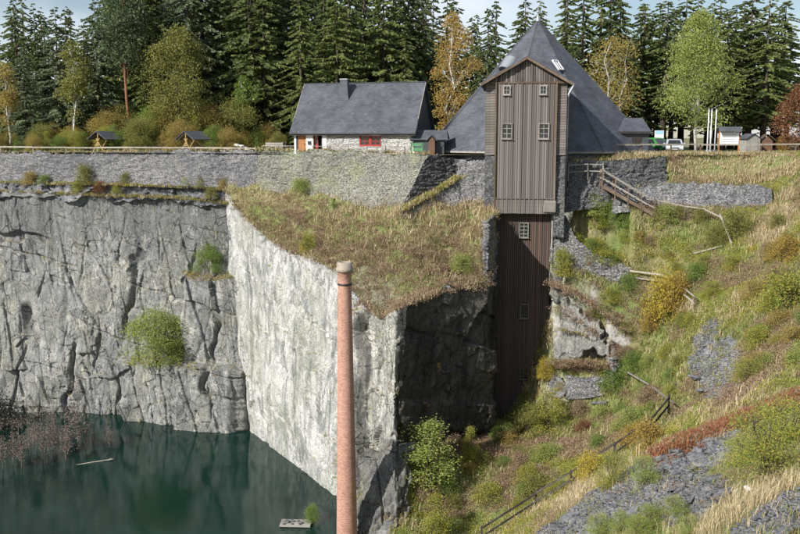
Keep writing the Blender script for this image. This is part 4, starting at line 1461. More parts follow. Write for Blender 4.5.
cp = MB().lathe([(rr(h - 1.35), h - 1.35), (rr(h) + .03, h - 1.3), (rr(h) + .03, h - .78), (rr(h) + .1, h - .72)], (0, 0, 0), 40).build('neck', M['brick'], chm, True)
bark_uv(cp, rr)
MB().lathe([(rr(h) + .09, h - .72), (rr(h) + .17, h - .68), (rr(h) + .18, h - .45), (rr(h) + .1, h - .40), (rr(h) + .09, h - .02), (rr(h) + .02, h), (rr(h) - .16, h), (rr(h) - .16, h - 1.2)], (0, 0, 0), 40).build('head', M['stone_cap'], chm, True)
zb_ = P(348, 284, CD)[2] - cb
MB().lathe([(rr(zb_) + .0, zb_ - .08), (rr(zb_) + .04, zb_ - .06), (rr(zb_) + .04, zb_ + .06), (rr(zb_), zb_ + .08)], (0, 0, 0), 40).build('iron_band', M['iron'], chm, True)
MB().box((0, 0, -.2), (2.4, 2.4, 1.0)).build('plinth', M['concrete'], chm)

# ---------------------------------------------------------------- picnic shelters on the terrace
def shelter(label, px_, D, w_, rz, pale):
    r = thing('picnic_shelter', label, 'shelter', PX(px_, D, 0), rz, 'picnic shelters behind the terrace wall')
    d_, e_, t_ = 2.2, 1.35, 2.25
    for s in (-1, 1):
        panel('roof', [(-w_ / 2 - .3, 0, t_), (w_ / 2 + .3, 0, t_), (w_ / 2 + .3, s * d_ / 1.5, e_), (-w_ / 2 - .3, s * d_ / 1.5, e_)], .08, M['roof_slate_dark'], r)
    for x in (-w_ / 2, w_ / 2):
        for s in (-1, 1):
            MB().beam((x, s * .25, 1.5), (x, s * -.85, 0), .1).build('brace', M['wood_honey'], r)
            MB().beam((x, 0, t_ - .05), (x, s * 1.4, e_ - .05), .06, .14).build('rafter', M['wood_pale' if pale else 'wood_dark'], r)
        MB().beam((x, 0, .6), (x, 0, t_), .1).build('post', M['wood_honey'], r)
    MB().box((0, 0, .74), (w_ + .2, .75, .06)).build('table_top', M['wood_honey'], r)
    for s in (-1, 1):
        MB().box((0, s * .85, .45), (w_ + .2, .3, .06)).build('bench', M['wood_honey'], r)
        MB().beam((-w_ / 2, s * .5, .3), (-w_ * .05, s * .5, 1.45), .09).build('brace', M['wood_honey'], r)
        MB().beam((w_ / 2, s * .5, .3), (w_ * .05, s * .5, 1.45), .09).build('brace', M['wood_honey'], r)
    return r
shelter('picnic table under a dark roof with shaded gable, among yellow bushes', 106, 106.5, 2.3, math.radians(62), False)
shelter('picnic table under a dark roof with pale barge board, beside yellow bushes', 193, 103, 2.0, math.radians(56), True)
# rubble heap and crate next to the house
def stone_mesh(name, seed, flat=.5, n=1.0, mat_='rock_slate'):
    r = np.random.default_rng(seed)
    u = np.linspace(0, 2 * math.pi, 8)[:-1]
    vs = [(0, 0, -flat)]
    for zl, k in ((-.55, .8), (.1, 1.05), (.65, .75)):
        for a in u:
            q = k * r.uniform(.75, 1.15)
            vs.append((q * math.cos(a), q * math.sin(a) * .8, (zl + r.uniform(-.15, .15)) * flat))
    vs.append((0, 0, flat * r.uniform(.7, 1)))
    m = len(u)
    fs = [(0, 1 + (i + 1) % m, 1 + i) for i in range(m)]
    for l in range(2):
        for i in range(m):
            a, b = 1 + l * m + i, 1 + l * m + (i + 1) % m
            fs += [(a, b, b + m), (a, b + m, a + m)]
    t_ = len(vs) - 1
    fs += [(1 + 2 * m + i, 1 + 2 * m + (i + 1) % m, t_) for i in range(m)]
    me = bpy.data.meshes.new(name)
    me.from_pydata(vs, [], fs)
    me.materials.append(M[mat_])
    return me
SM = [stone_mesh('stone', 900 + k, random.uniform(.3, .65)) for k in range(6)]
SMP = [stone_mesh('stone', 940 + k, random.uniform(.4, .65), 1, 'chalk') for k in range(4)]
heap = thing('stone_heap', 'low heap of pale stones behind the handrail near the house', 'stones', PX(238, 97.5, 0))
for k in range(34):
    a, q = random.uniform(0, 6.3), random.random() ** .6
    s = random.uniform(.16, .36)
    share(SMP[k % 4], 'stone', heap, (math.cos(a) * q * 1.7, math.sin(a) * q * .9, .1 + (1 - q) * .75), (s, s, s), (random.uniform(-.5, .5), random.uniform(-.5, .5), a))
bn = thing('timber_crate', 'grey slatted timber crate left of the house', 'crate', PX(276, 95.6, 0), math.radians(-12))
for k in range(5):
    upiece('slat', bn, (0, -.5, .12 + k * .22), (1.9, .05, .17), 'wood_grey')
    upiece('slat', bn, (.97, 0, .12 + k * .22), (.05, .95, .17), 'wood_grey')
for x in (-.92, .92):
    for y in (-.45, .45):
        MB().box((x, y, .56), (.09, .09, 1.15)).build('post', M['wood_grey'], bn)
MB().box((0, 0, .05), (1.8, .9, .06)).build('floor_board', M['wood_grey'], bn)

# ---------------------------------------------------------------- cars, poles and boards by the road
def car(label, px_, D, rz, paint, sc_=1.0, tall=1.45):
    r = thing('parked_car', label, 'car', PX(px_, D, 0.01), rz, None)
    r.scale = (sc_, sc_, sc_)
    # side profile (y forward = -y), lofted over the width with tumblehome
    prof = [(-2.1, .35), (-2.12, .62), (-1.95, .78), (-1.15, .92), (-.45, tall - .06), (-.1, tall), (1.1, tall), (1.55, tall - .08), (2.0, 1.0), (2.1, .7), (2.05, .35)]
    sec = [(-.86, .90), (-.84, 1), (-.5, 1.015), (0, 1.02), (.5, 1.015), (.84, 1), (.86, .90)]
    vs, fs = [], []
    for sx, kz in sec:
        for (y, z) in prof:
            x = sx * (1 - max(0, z - .92) * .32)
            vs.append((x, y * (1.0 if abs(sx) < .85 else .985), .3 + (z - .3) * kz))
    n_ = len(prof)
    for i in range(len(sec) - 1):
        for j in range(n_):
            a, b = i * n_ + j, i * n_ + (j + 1) % n_
            fs.append((a, b, b + n_, a + n_))
    fs += [tuple(range(n_)), tuple(range((len(sec) - 1) * n_, len(sec) * n_))[::-1]]
    b = MB()._add(vs, fs).build('body', M[paint], r)
    g = MB()
    zt = tall
    g.slab([(-.66, -1.12, .95), (.66, -1.12, .95), (.56, -.50, zt - .12), (-.56, -.50, zt - .12)], (0, -.03, .03)).build('windscreen', M['glass'], r)
    for s in (-1, 1):
        MB().slab([(s * .86, -.85, .95), (s * .86, 1.6, .98), (s * .74, 1.3, zt - .12), (s * .74, -.38, zt - .12)], (s * .02, 0, 0)).build('side_window', M['glass'], r)
        MB().box((s * .62, -2.07, .66), (.36, .12, .17)).build('headlight', M['headlight'], r)
        MB().box((s * .98, -.62, 1.0), (.2, .1, .14)).build('mirror', M[paint], r)
        for y in (-1.3, 1.3):
            wh_ = MB().tube([(s * .72, y, .31), (s * .9, y, .31)], .31, 18).build('wheel', M['rubber'], r)
            MB().tube([(s * .88, y, .31), (s * .915, y, .31)], .19, 14).build('rim', M['zinc'], wh_)
    MB().box((0, -2.11, .55), (.9, .05, .12)).build('grille', M['iron'], r)
    MB().box((0, -2.13, .42), (.5, .03, .11)).build('number_plate', M['white_paint'], r)
    MB().box((0, -2.05, .36), (1.6, .2, .14)).build('bumper', M['iron'], r)
    return r
car('silver car parked facing the railing by the pyramid roof', 673.5, 94, math.radians(-14), 'silver_car', 1.0)
car('green car parked beside the silver car', 655.5, 97.5, math.radians(24), 'green_car', .98, 1.6)
bs = thing('banner_sign', 'small white and light blue sign board standing above the green car', 'sign', PX(658.5, 105, 0))
MB().box((0, 0, 1.75), (1.05, .06, 1.3)).build('board', M['white_paint'], bs)
MB().box((0, -.04, 2.2), (.95, .02, .34)).build('print', M['sign_blue'], bs)
for x in (-.45, .45):
    MB().box((x, .06, 1.1), (.07, .07, 2.3)).build('post', M['zinc'], bs)
for k, px_ in enumerate((707, 710, 714.5)):
    fp = thing('flag_pole', 'slim bare white flagpole, ' + ('the one next to the pale birch trunk', 'the middle one of three', 'the one next to the notice board')[k], 'pole', PX(px_, 101 + k * .8, 0), 0, 'three bare flagpoles')
    MB().tube([(0, 0, -.1), (0, 0, 4.7)], [.08, .055], 10).build('pole', M['white_metal'], fp, True)
    MB().lathe([(.0, 4.85), (.09, 4.78), (.09, 4.7), (.05, 4.65)], (0, 0, 0), 10).build('cap', M['zinc'], fp)
    MB().lathe([(.16, 0.02), (.16, .18), (.1, .26)], (0, 0, 0), 10).build('base', M['zinc'], fp)
nbd = thing('notice_board', 'white notice board with dark little roof on brown posts', 'notice board', PX(728.5, 99.5, 0), math.radians(-6))
MB().box((0, 0, 1.5), (2.0, .08, 1.35)).build('board', M['white_paint'], nbd)
for k in range(4):
    MB().box((-.05 + .06 * (k % 2), -.05, 1.95 - k * .26), (1.6 - .15 * (k % 3), .012, .05)).build('print', M['print_grey'], nbd)
for s in (-1, 1):
    panel('roof', [(-1.2, 0, 2.75), (1.2, 0, 2.75), (1.2, s * .55, 2.2), (-1.2, s * .55, 2.2)], .06, M['roof_slate_dark'], nbd)
    MB().box((s * 1.05, .06, 1.15), (.13, .13, 2.4)).build('post', M['wood_orange'], nbd)
sh_ = thing('garden_shed', 'small grey shed with pitched roof by the road', 'shed', PX(753, 104, 0), math.radians(8))
MB().box((0, .9, .7), (1.7, 1.7, 1.5)).build('wall', M['concrete'], sh_)
for s in (-1, 1):
    panel('roof', [(0, -.1, 2.0), (s * 1.0, -.1, 1.4), (s * 1.0, 1.9, 1.4), (0, 1.9, 2.0)], .07, M['roof_slate'], sh_)
MB().slab([(-.85, .04, 1.44), (.85, .04, 1.44), (0, .04, 1.95)], (0, .1, 0)).build('gable', M['concrete'], sh_)
MB().box((.2, .03, .6), (.7, .05, 1.3)).build('door', M['wood_grey'], sh_)
bx2 = thing('information_hut', 'small brown timber hut with gable roof beside the grey shed', 'hut', PX(767, 106, 0), math.radians(-5))
MB().box((0, .6, .6), (1.2, 1.1, 1.3)).build('wall', M['brown_board'], bx2)
for s in (-1, 1):
    panel('roof', [(0, -.1, 1.95), (s * .95, -.1, 1.2), (s * .95, 1.3, 1.2), (0, 1.3, 1.95)], .06, M['wood_brown'], bx2)
MB().slab([(-.6, .03, 1.2), (.6, .03, 1.2), (0, .03, 1.75)], (0, .1, 0)).build('gable', M['brown_board'], bx2)

# ---------------------------------------------------------------- in the water
fl = thing('floating_log', 'thin pale log floating on the dark green water', 'log', PZ(101, 461.5, WATER_Z + .02))
MB().tube([(-2.2, -.9, -.05), (-.8, -.3, .02), (.9, .3, .05), (1.1, .45, .1)], [.03, .06, .09, .07], 8).build('trunk', M['wood_pale'], fl, True)
MB().tube([(.7, .2, .05), (1.0, .05, .3)], [.04, .02], 6).build('branch', M['bark_birch'], fl)
rf_ = thing('timber_raft', 'low grey plank raft with rubble floating beside the brick chimney', 'raft', PZ(296, 524, WATER_Z + .08), math.radians(-3))
for k in range(4):
    upiece('plank', rf_, (0, (k - 1.5) * .3, .05), (2.5, .26, .16), 'wood_grey')
for k in range(12):
    s = random.uniform(.1, .24)
    share(SM[k % 6], 'stone', rf_, (random.uniform(-1.1, 1.1), random.uniform(-.5, .5), .2), (s, s, s * .8), (0, 0, random.uniform(0, 6)))

# ---------------------------------------------------------------- vegetation
def unit_rand(n, r):
    v = r.normal(size=(n, 3))
    return v / (np.linalg.norm(v, axis=1, keepdims=True) + 1e-9)

def kites(b, d, wv, ln, wd):  # leaf-shaped quads from base points, directions, side vectors
    ln, wd = np.asarray(ln)[:, None], np.asarray(wd)[:, None]
    V = np.stack([b, b + d * ln * .45 + wv * wd * .5, b + d * ln, b + d * ln * .45 - wv * wd * .5], 1).reshape(-1, 3)
    n = len(b)
    return V, np.arange(n * 4).reshape(n, 4)

def side(d, r):
    w_ = np.cross(d, unit_rand(len(d), r))
    return w_ / (np.linalg.norm(w_, axis=1, keepdims=True) + 1e-9)

def mesh_only(o):
    me = o.data
    bpy.data.objects.remove(o)
    return me

def spruce(seed, H, R, bare=.05, dens=1.0, loose=1.0, mat_='needles_dark', up=0.0, nbr=7):
    r = np.random.default_rng(seed)
    B, D_, Ln, Wd = [], [], [], []
    z = H * bare
    while z < H * .985:
        f = (z - H * bare) / (H * (1 - bare))
        Rz = R * (1 - f ** 1.15) ** .78 * r.uniform(.78, 1.12) * (.55 + .45 * min(1, f * 6 + (.35 if bare < .1 else 0))) + .12
        nb_ = max(4, int(nbr * (1 - .4 * f)))
        a0 = r.uniform(0, 6.28)
        for k in range(nb_):
            if r.random() < .08 * loose:
                continue
            a = a0 + k * 6.283 / nb_ + r.normal() * .25
            L_ = Rz * r.uniform(.62, 1.12)
            dx = np.array((math.cos(a), math.sin(a), 0))
            zz0 = z + r.normal() * .4
            m = max(4, int((4 + L_ * 5) * dens))
            t_ = np.sort(r.uniform(.06, 1, m) ** .85)
            drop = L_ * (r.uniform(.28, .5) - up)
            p = dx[None] * (t_ * L_)[:, None]
            p[:, 2] = zz0 - drop * t_ ** 1.25 + .16 * L_ * np.clip(t_ - .75, 0, 1)
            sd_ = np.array((-dx[1], dx[0], 0))
            sgn = r.choice((-1, 1), m)
            d0 = dx[None] * r.uniform(.35, 1, m)[:, None] + sd_[None] * (sgn * r.uniform(.1, 1, m))[:, None]
            d0[:, 2] -= r.uniform(.15, .85, m)
            d0 /= np.linalg.norm(d0, axis=1, keepdims=True)
            B.append(p)
            D_.append(d0)
            Ln.append(r.uniform(.45, 1.0, m) * (.34 + .10 * L_) * (1.15 - .4 * t_))
            Wd.append(r.uniform(.14, .30, m) * loose ** .3)
        z += H * r.uniform(.018, .03) * (1.15 if f < .5 else .85)
    B, D_, Ln, Wd = np.concatenate(B), np.concatenate(D_), np.concatenate(Ln), np.concatenate(Wd)
    V, Fq = kites(B, D_, side(D_, r), Ln, Wd)
    crown = mesh_only(mesh_np('crown', V, Fq, M[mat_]))
    tr = MB().tube([(0, 0, -.5), (0, 0, H * .3), (0.05, 0.03, H * .97)], [H * .016, H * .0115, .03], 8)
    for q in range(int(bare * 40)):
        a, zq = r.uniform(0, 6.28), H * bare * r.uniform(.2, 1)
        l_ = r.uniform(.4, 1.4)
        tr.tube([(0, 0, zq), (l_ * math.cos(a), l_ * math.sin(a), zq - .25 * l_)], [.04, .015], 4)
    trunk = mesh_only(tr.build('trunk', M['bark_dark'], None, True))
    return crown, trunk

def broadleaf(seed, H, R, z0, n_clump, leaves, leaf, mat_, bark='bark_dark', stems=1, tr=.02, droop=.3, open_=.5, shape='oval', sig=.16, lean=0.0, twist=.04):
    """trunk and limbs to clump centres inside an envelope, leaves spread round each clump"""
    r = np.random.default_rng(seed)
    m = MB()
    stems_l = []
    for s in range(stems):
        a = 6.28 * s / stems + r.uniform(-.5, .5)
        sp = 0 if stems == 1 else R * .45
        pts, rd = [], []
        for k in range(7):
            f = k / 6
            pts.append(Vector((math.cos(a) * sp * f + r.normal() * H * twist * .5 * (f > 0) + lean * H * f, math.sin(a) * sp * f + r.normal() * H * twist * .5 * (f > 0), H * .93 * f - .2 * (k == 0))))
            rd.append(H * tr * (1 - f) ** .8 / (stems ** .4) + .012)
        m.tube(pts, rd, 7)
        stems_l.append(pts)
    def lob(f, a):
        return float(.72 + .5 * vnoise(np.array([math.cos(a) * 1.3 + 9]), np.array([math.sin(a) * 1.3 + f * 3.2]), None, seed)[0])
    C, S = [], []
    tries = 0
    while len(C) < n_clump and tries < n_clump * 30:
        tries += 1
        f = r.random() ** (.9 if shape == 'oval' else 1.2)
        zc = z0 + (H - z0) * f
        r0_ = r.uniform(0, 6.28)
        if shape == 'oval':
            env = math.sin(math.pi * min(1, .12 + f * .88)) ** .7 * lob(f, r0_)
        elif shape == 'cone':
            env = (1 - f) ** .7 * (.5 + .5 * min(1, f * 5))
        else:
            env = (1 - f ** 2.5) ** .5
        rad = R * env * (.2 + .8 * r.random() ** .45)
        a = r0_
        c = np.array((rad * math.cos(a) + lean * H * f, rad * math.sin(a), zc))
        if C and min(np.linalg.norm(c - q) for q in C[-12:]) < R * .12:
            continue
        C.append(c)
        S.append(R * sig * r.uniform(.7, 1.45))
    B, D_ = [], []
    per = max(4, leaves // max(1, len(C)))
    for c, s in zip(C, S):
        st_ = stems_l[r.integers(len(stems_l))]
        fz = max(.08, (c[2] - H * .18 * r.uniform(.5, 1.2)) / (H * .93))
        k = min(5, int(fz * 6)); u = min(1, max(0, fz * 6 - k))
        p0 = st_[k].lerp(st_[k + 1], u)
        mid_ = p0.lerp(Vector(c), .55) + Vector((0, 0, H * .02))
        br_ = max(.01, H * tr * .22 * (1 - min(.85, fz)))
        m.tube([p0, mid_, Vector(c)], [br_, br_ * .7, br_ * .3], 5, False)
        n = int(per * r.uniform(.6, 1.4))
        pp = r.normal(size=(n, 3)) * s * np.array((1, 1, .75))
        rr_ = np.linalg.norm(pp, axis=1, keepdims=True) + 1e-6
        pp = pp / rr_ * s * (rr_ / s) ** .8
        pp[:, 2] -= droop * (rr_[:, 0] ** 1.2)
        B.append(c + pp)
        d0 = unit_rand(n, r) + pp / (s * 2)
        d0[:, 2] -= droop
        D_.append(d0 / (np.linalg.norm(d0, axis=1, keepdims=True) + 1e-9))
    B, D_ = np.concatenate(B), np.concatenate(D_)
    ok = B[:, 2] > .05
    B, D_ = B[ok], D_[ok]
    V, Fq = kites(B, D_, side(D_, r), r.uniform(.7, 1.3, len(B)) * leaf, r.uniform(.45, .75, len(B)) * leaf)
    crown = mesh_only(mesh_np('crown', V, Fq, M[mat_]))
    trunk = mesh_only(m.build('trunk', M[bark], None, True))
    return crown, trunk

def plant(name, pair, label, cat, loc, h=1.0, rz=None, group=None, mat_=None, parts=('crown', 'trunk'), sx=1.0):
    t_ = thing(name, label, cat, loc, random.uniform(0, 6.28) if rz is None else rz, group)
    t_.scale = (h * sx, h * sx, h)
    for me, nm in zip(pair, parts):
        o = bpy.data.objects.new(nm, me)
        COL.objects.link(o)
        o.parent = t_
        if nm == parts[0] and mat_:
            o.material_slots[0].link = 'OBJECT'
            o.material_slots[0].material = M[mat_]
    return t_

SPF = [spruce(1, 25, 5.8, .03, 3.2), spruce(2, 25, 5.0, .05, 3.2), spruce(3, 25, 6.4, .04, 3.0), spruce(6, 25, 5.4, .08, 3.0, 1.1, 'needles_mid'), spruce(7, 25, 4.6, .06, 3.0, 1.5)]
SPH = [spruce(4, 25, 5.4, .22, 3.0), spruce(5, 25, 6.0, .17, 3.0), spruce(8, 25, 5.0, .26, 2.8, 1.4)]
LAR = spruce(9, 20, 6.4, .05, 3.0, 1.6, 'needles_blue', .2, 8)

sky_line = [(-120, 10), (-20, 20), (8, 40), (24, -14), (44, 12), (70, 0), (92, 26), (108, 10), (122, -60), (200, -90), (280, -90), (330, -50), (400, -30), (436, -4), (470, 8), (500, -6), (540, 0), (565, -10), (600, -26), (632, -14), (650, 4), (690, -12), (735, -14), (768, -34), (786, 36), (800, 66), (830, 40), (900, 10)]
def top_y(px_):
    return np.interp(px_, [a for a, _ in sky_line], [b for _, b in sky_line])
R2 = random.Random(5)
def put_spruce(px_, D, ty, pair, label, group, tint=None):
    z1 = P(px_, ty, D)[2]
    h = min(34, max(9, z1)) / 25
    return plant('spruce_tree', pair, label, 'tree', PX(px_, D, -.1), h, R2.uniform(0, 6.28), group, tint, sx=R2.uniform(.9, 1.3) * (25 * h / 22) ** -.3)
LB = 'dark spruce packed in the forest wall behind the house and picnic shelters'
LR = 'tall spruce with bare lower trunk in the open row behind the pyramid roof'
LM = 'tall full spruce rising behind the pyramid roof and the yellow birch'
def lab_b(q, row):
    w_ = ('behind the blue-green conifers' if q < 95 else 'behind the picnic shelters' if q < 215 else 'between picnic shelters and stone house' if q < 285 else 'behind the stone house roof')
    return 'dark forest spruce ' + w_ + ', ' + ('in the front row', 'in the second row', 'deep in the wood')[row]
px_ = -110
while px_ < 420:
    for row, D in enumerate((121, 131, 142)):
        q = px_ + R2.uniform(-9, 9) + row * 6
        if q < 118 and row == 0:
            continue
        put_spruce(q, D + R2.uniform(-3, 3), top_y(q) + R2.uniform(-14, 10) * (0.5 if q < 120 else 1), SPF[R2.randrange(5)], lab_b(q, row), 'spruces of the forest wall', R2.choice((None, None, 'needles_mid', 'needles_blue')))
    px_ += 21
px_ = 425
while px_ < 640:
    for row, D in enumerate((120, 131)):
        q = px_ + R2.uniform(-8, 8) + row * 10
        put_spruce(q, D + R2.uniform(-3, 3), top_y(q) + R2.uniform(-10, 12), SPF[R2.randrange(4)] if row else SPF[R2.randrange(3)], 'tall full spruce ' + ('between yellow birch and pyramid roof' if q < 490 else 'right behind the pyramid roof tip' if q < 580 else 'behind the thin golden birch') + (', farther back' if row else ', front row'), 'full spruces behind the pyramid roof')
    px_ += 22
for q, D, ty in ((648, 128, 10), (662, 120, -4), (680, 131, -14), (706, 127, 0), (722, 118, 6), (737, 124, -2), (762, 117, -8), (778, 123, -4), (748, 133, 4), (670, 124, 4), (655, 134, -2), (640, 122, 0), (692, 121, -6), (745, 120, -12), (785, 134, 30), (714, 133, -8), (730, 130, 0), (772, 130, 2), (820, 126, 20), (860, 120, 0), (900, 122, -10)):
    t_ = put_spruce(q, D, ty, SPH[R2.randrange(3)], 'tall bare-trunked spruce ' + ('between the golden and the pale green birch' if q < 690 else 'behind the flagpoles' if q < 718 else 'behind the notice board' if q < 744 else 'behind the grey shed and brown hut' if q < 790 else 'beyond the rust-red tree'), 'bare-trunked spruces by the road', R2.choice((None, 'needles_mid')))
    t_.scale = (t_.scale[0] * 1.3, t_.scale[1] * 1.3, t_.scale[2])
# bluish larch-like conifers at the forest edge
plant('larch_tree', LAR, 'broad loose blue-green conifer at the forest edge, the tallest of two', 'tree', PX(62, 116, -.1), P(62, 6, 116)[2] / 20, .4)
plant('larch_tree', LAR, 'smaller loose blue-green conifer beside the taller one', 'tree', PX(28, 119, -.1), P(28, 45, 119)[2] / 20, 2.1)
plant('spruce_tree', SPF[1], 'slim dark spruce with pointed top standing clear against the sky', 'tree', PX(22, 124, -.1), P(22, -6, 124)[2] / 25, 1.0)
plant('spruce_tree', SPF[0], 'dark spruce half hidden behind the blue-green conifers', 'tree', PX(48, 127, -.1), P(48, 6, 127)[2] / 25, 2.0)
plant('spruce_tree', SPF[3], 'brighter green spruce with sunlit boughs behind the house ridge', 'tree', PX(302, 113, -.1), P(302, -18, 113)[2] / 25, 2.2, None, 'needles_mid')
plant('spruce_tree', SPF[2], 'mid green spruce beside the red-trunked pine', 'tree', PX(150, 117, -.1), P(150, -25, 117)[2] / 25, 1.2, None, 'needles_mid')
plant('spruce_tree', SPF[3], 'mid green spruce over the right end of the house roof', 'tree', PX(405, 114, -.1), P(405, 20, 114)[2] / 25, .7, None, 'needles_mid')
plant('larch_tree', LAR, 'light green feathery conifer behind the left half of the house roof', 'tree', PX(338, 113, -.1), 1.0, .9, None, 'needles_mid')
plant('larch_tree', LAR, 'light green feathery conifer behind the right half of the house roof', 'tree', PX(384, 115, -.1), 1.12, 3.9, None, 'needles_mid')
plant('larch_tree', LAR, 'blue-green conifer between the red-trunked pine and the slim forest-edge birch', 'tree', PX(101, 117.5, -.1), .95, 5.1)
plant('larch_tree', LAR, 'olive conifer next to the thin white birch trunk by the house', 'tree', PX(266, 117, -.1), 1.0, 2.9, None, 'needles_mid')
PINE = broadleaf(21, 21, 3.6, 11.5, 46, 9000, .34, 'needles_pine', 'bark_pine', 1, .011, .05, .5, 'oval', .2, 0, .012)
plant('pine_tree', PINE, 'tall pine with long bare reddish trunk in front of the dark spruces', 'tree', PX(129, 113, -.1), P(129, -22, 113)[2] / 21, 1.0)
DEC1 = broadleaf(31, 15, 5.2, 3.0, 74, 15000, .23, 'leaf_olive', 'bark_dark', 1, .012, .35, .5, 'oval', .125)
DEC2 = broadleaf(32, 16, 3.4, 2.6, 70, 11000, .21, 'leaf_yellow', 'bark_birch', 1, .010, .55, .5, 'oval', .14)
DEC3 = broadleaf(33, 14, 5.4, 4.0, 56, 6200, .21, 'leaf_gold', 'bark_birch', 2, .012, .3, .5, 'oval', .13)
DEC4 = broadleaf(34, 17, 5.6, 4.2, 110, 21000, .22, 'leaf_pale', 'bark_birch', 1, .011, .6, .5, 'oval', .13)
DEC5 = broadleaf(35, 9, 3.4, 1.2, 60, 8000, .24, 'leaf_rust', 'bark_dark', 2, .012, .3, .5, 'oval', .17)
BIR = broadleaf(36, 13, 2.2, 4.5, 40, 4200, .24, 'leaf_olive', 'bark_birch', 1, .009, .5, .5, 'oval', .18)
plant('broadleaf_tree', DEC1, 'rounded yellow-green deciduous tree in front of the dark spruces', 'tree', PX(181, 110.5, -.1), P(181, 26, 110.5)[2] / 15, 1.0)
plant('birch_tree', DEC2, 'golden-yellow birch with white trunk between house and pyramid roof', 'tree', PX(451, 108.5, -.1), P(451, 12, 108.5)[2] / 16, .3)
plant('birch_tree', DEC3, 'thin golden birch with forked limbs at the pyramid roof right flank', 'tree', PX(612, 107, -.1), P(610, 34, 107)[2] / 14, .55)
plant('birch_tree', DEC4, 'big pale green birch beside the flagpoles', 'tree', PX(696, 107, -.1), P(696, 10, 107)[2] / 17, 2.0)
plant('birch_tree', BIR, 'slender birch with thin white trunk at the forest edge', 'tree', PX(77, 111, -.1), P(80, 38, 111)[2] / 13, 2.0)
plant('birch_tree', BIR, 'thin white birch trunk in front of the spruces left of the house', 'tree', PX(244, 112, -.1), .72, 1.0, None, 'leaf_green')
plant('birch_tree', BIR, 'small yellowing birch with white stem at the outer end of the long handrail', 'tree', PX(10, 112, -.1), .85, 4.0, None, 'leaf_gold')
plant('rusty_tree', DEC5, 'rust-red autumn tree at the end of the parking railing', 'tree', PX(800, 103, -.1), P(797, 84, 103)[2] / 9, 1.0)
plant('rusty_tree', DEC5, 'orange-red shrub glimpsed among yellow bushes behind the picnic shelters', 'shrub', PX(118, 115, -.1), .55, 3.0)
plant('rusty_tree', DEC5, 'low orange bush behind the brown hut', 'shrub', PX(782, 106, -.1), .22, 2.0, None, 'leaf_orange')

SHA = broadleaf(41, 4, 1.9, .3, 60, 13000, .11, 'leaf_olive', 'bark_dark', 4, .012, .2, .5, 'dome', .2)
SHB = broadleaf(42, 4, 1.4, .5, 36, 4600, .11, 'leaf_mixed', 'bark_dark', 5, .010, .25, .5, 'dome', .2)
SHC = broadleaf(43, 4, 1.1, .4, 44, 5200, .095, 'leaf_pale', 'bark_dark', 5, .009, .1, .5, 'cone', .2)
SHD = broadleaf(44, 1.2, .75, .05, 40, 5200, .058, 'leaf_green', 'bark_dark', 5, .010, .15, .5, 'dome', .22)
SHE = broadleaf(45, 2.2, 1.1, .1, 60, 9000, .055, 'leaf_mixed', 'bark_dark', 6, .008, .1, .5, 'dome', .18)
SHRUBS = [SHA, SHB, SHC]
k = 0
px_ = -30
while px_ < 290:
    for row, D in enumerate((108, 112.5)):
        q = px_ + R2.uniform(-6, 6)
        mt = R2.choice(['leaf_olive', 'leaf_gold', 'leaf_mixed', 'leaf_olive', 'leaf_green', 'leaf_gold'])
        big = 1.0 if q > 95 else .75
        hh = R2.uniform(.55, 1.15) * big * (1.25 if row else .8) * (.6 if q > 235 else 1.15 if q > 95 else 1)
        nm = {'leaf_olive': 'olive green', 'leaf_gold': 'dull golden', 'leaf_mixed': 'green and orange', 'leaf_green': 'fresh green'}[mt]
        plant('thicket_shrub', SHRUBS[R2.randrange(3)], nm + ' shrub in the thicket ' + ('beyond the picnic shelter with the shaded gable' if q < 100 else 'between the two picnic shelters' if q < 190 else 'between pale-edged shelter and stone house'), 'shrub', PX(q, D + R2.uniform(-1.5, 1.5), -.05), hh, None, nm + ' thicket shrubs', mt)
    px_ += 12

# --- shrubs with a place of their own
def shrub(px_, py_, pair, h, base_h, mt, label, name='shrub', D=None, f=None, sx=1.0, cat='shrub', lift=-.08):
    p = P(px_, py_, D) if D else hit(px_, py_, f, 60 if f else 20)
    return plant(name, pair, label, cat, p + np.array((0, 0, lift)), h / base_h, None, None, mt, sx=sx)
def on_rock(px_, py_, G):
    a, b = proj(G)
    i = np.argmin((a - px_) ** 2 + (b - py_) ** 2)
    return float(G.reshape(-1, 3)[i][1])
shrub(157, 362, SHA, 5.8, 4, 'leaf_pale', 'big yellow-green bush growing on the lower cliff ledge above the water', D=on_rock(157, 363, GB) - .4, sx=1.15)
shrub(209, 272, SHA, 3.0, 4, 'leaf_green', 'dark green bush on the upper cliff ledge near the pale cliff corner', D=on_rock(209, 274, GB), sx=1.1)
for q in ((45, 186, 1.3, 'leaf_green', 'bright green round bush on the ledge under the terrace wall'), (31, 186, 1.6, 'leaf_gold', 'brownish bush next to the bright green one on the ledge'), (86, 184, 2.1, 'leaf_olive', 'tallest olive bush leaning on the terrace wall foot'),
          (78, 192, 1.2, 'leaf_mixed', 'yellow-green bush low on the ledge rubble'), (117, 193, 1.0, 'leaf_mixed', 'small light green bush among ledge boulders'), (126, 184, 1.3, 'leaf_olive', 'grey-green bush at the foot of the long wall, halfway along'),
          (100, 192, 1.2, 'leaf_rust', 'reddish brown little bush on the ledge'), (187, 186, 1.1, 'leaf_mixed', 'pale bush at the wall foot under the second shelter'), (202, 187, 1.1, 'leaf_olive', 'dull green bush at the wall foot near the stone heap'), (224, 190, 1.2, 'leaf_gold', 'golden tuft bush at the wall foot by the bastion'), (211, 198, 1.2, 'leaf_olive', 'dark little bush at the end of the cliff ledge')):
    D_ = np.interp(q[0], [0, 100, 225], [103.2, 100.4, 96.6]) - (q[1] - 184) * .06
    shrub(q[0], q[1], SHD, q[2], 1.2, q[3], q[4], D=D_, sx=.95)
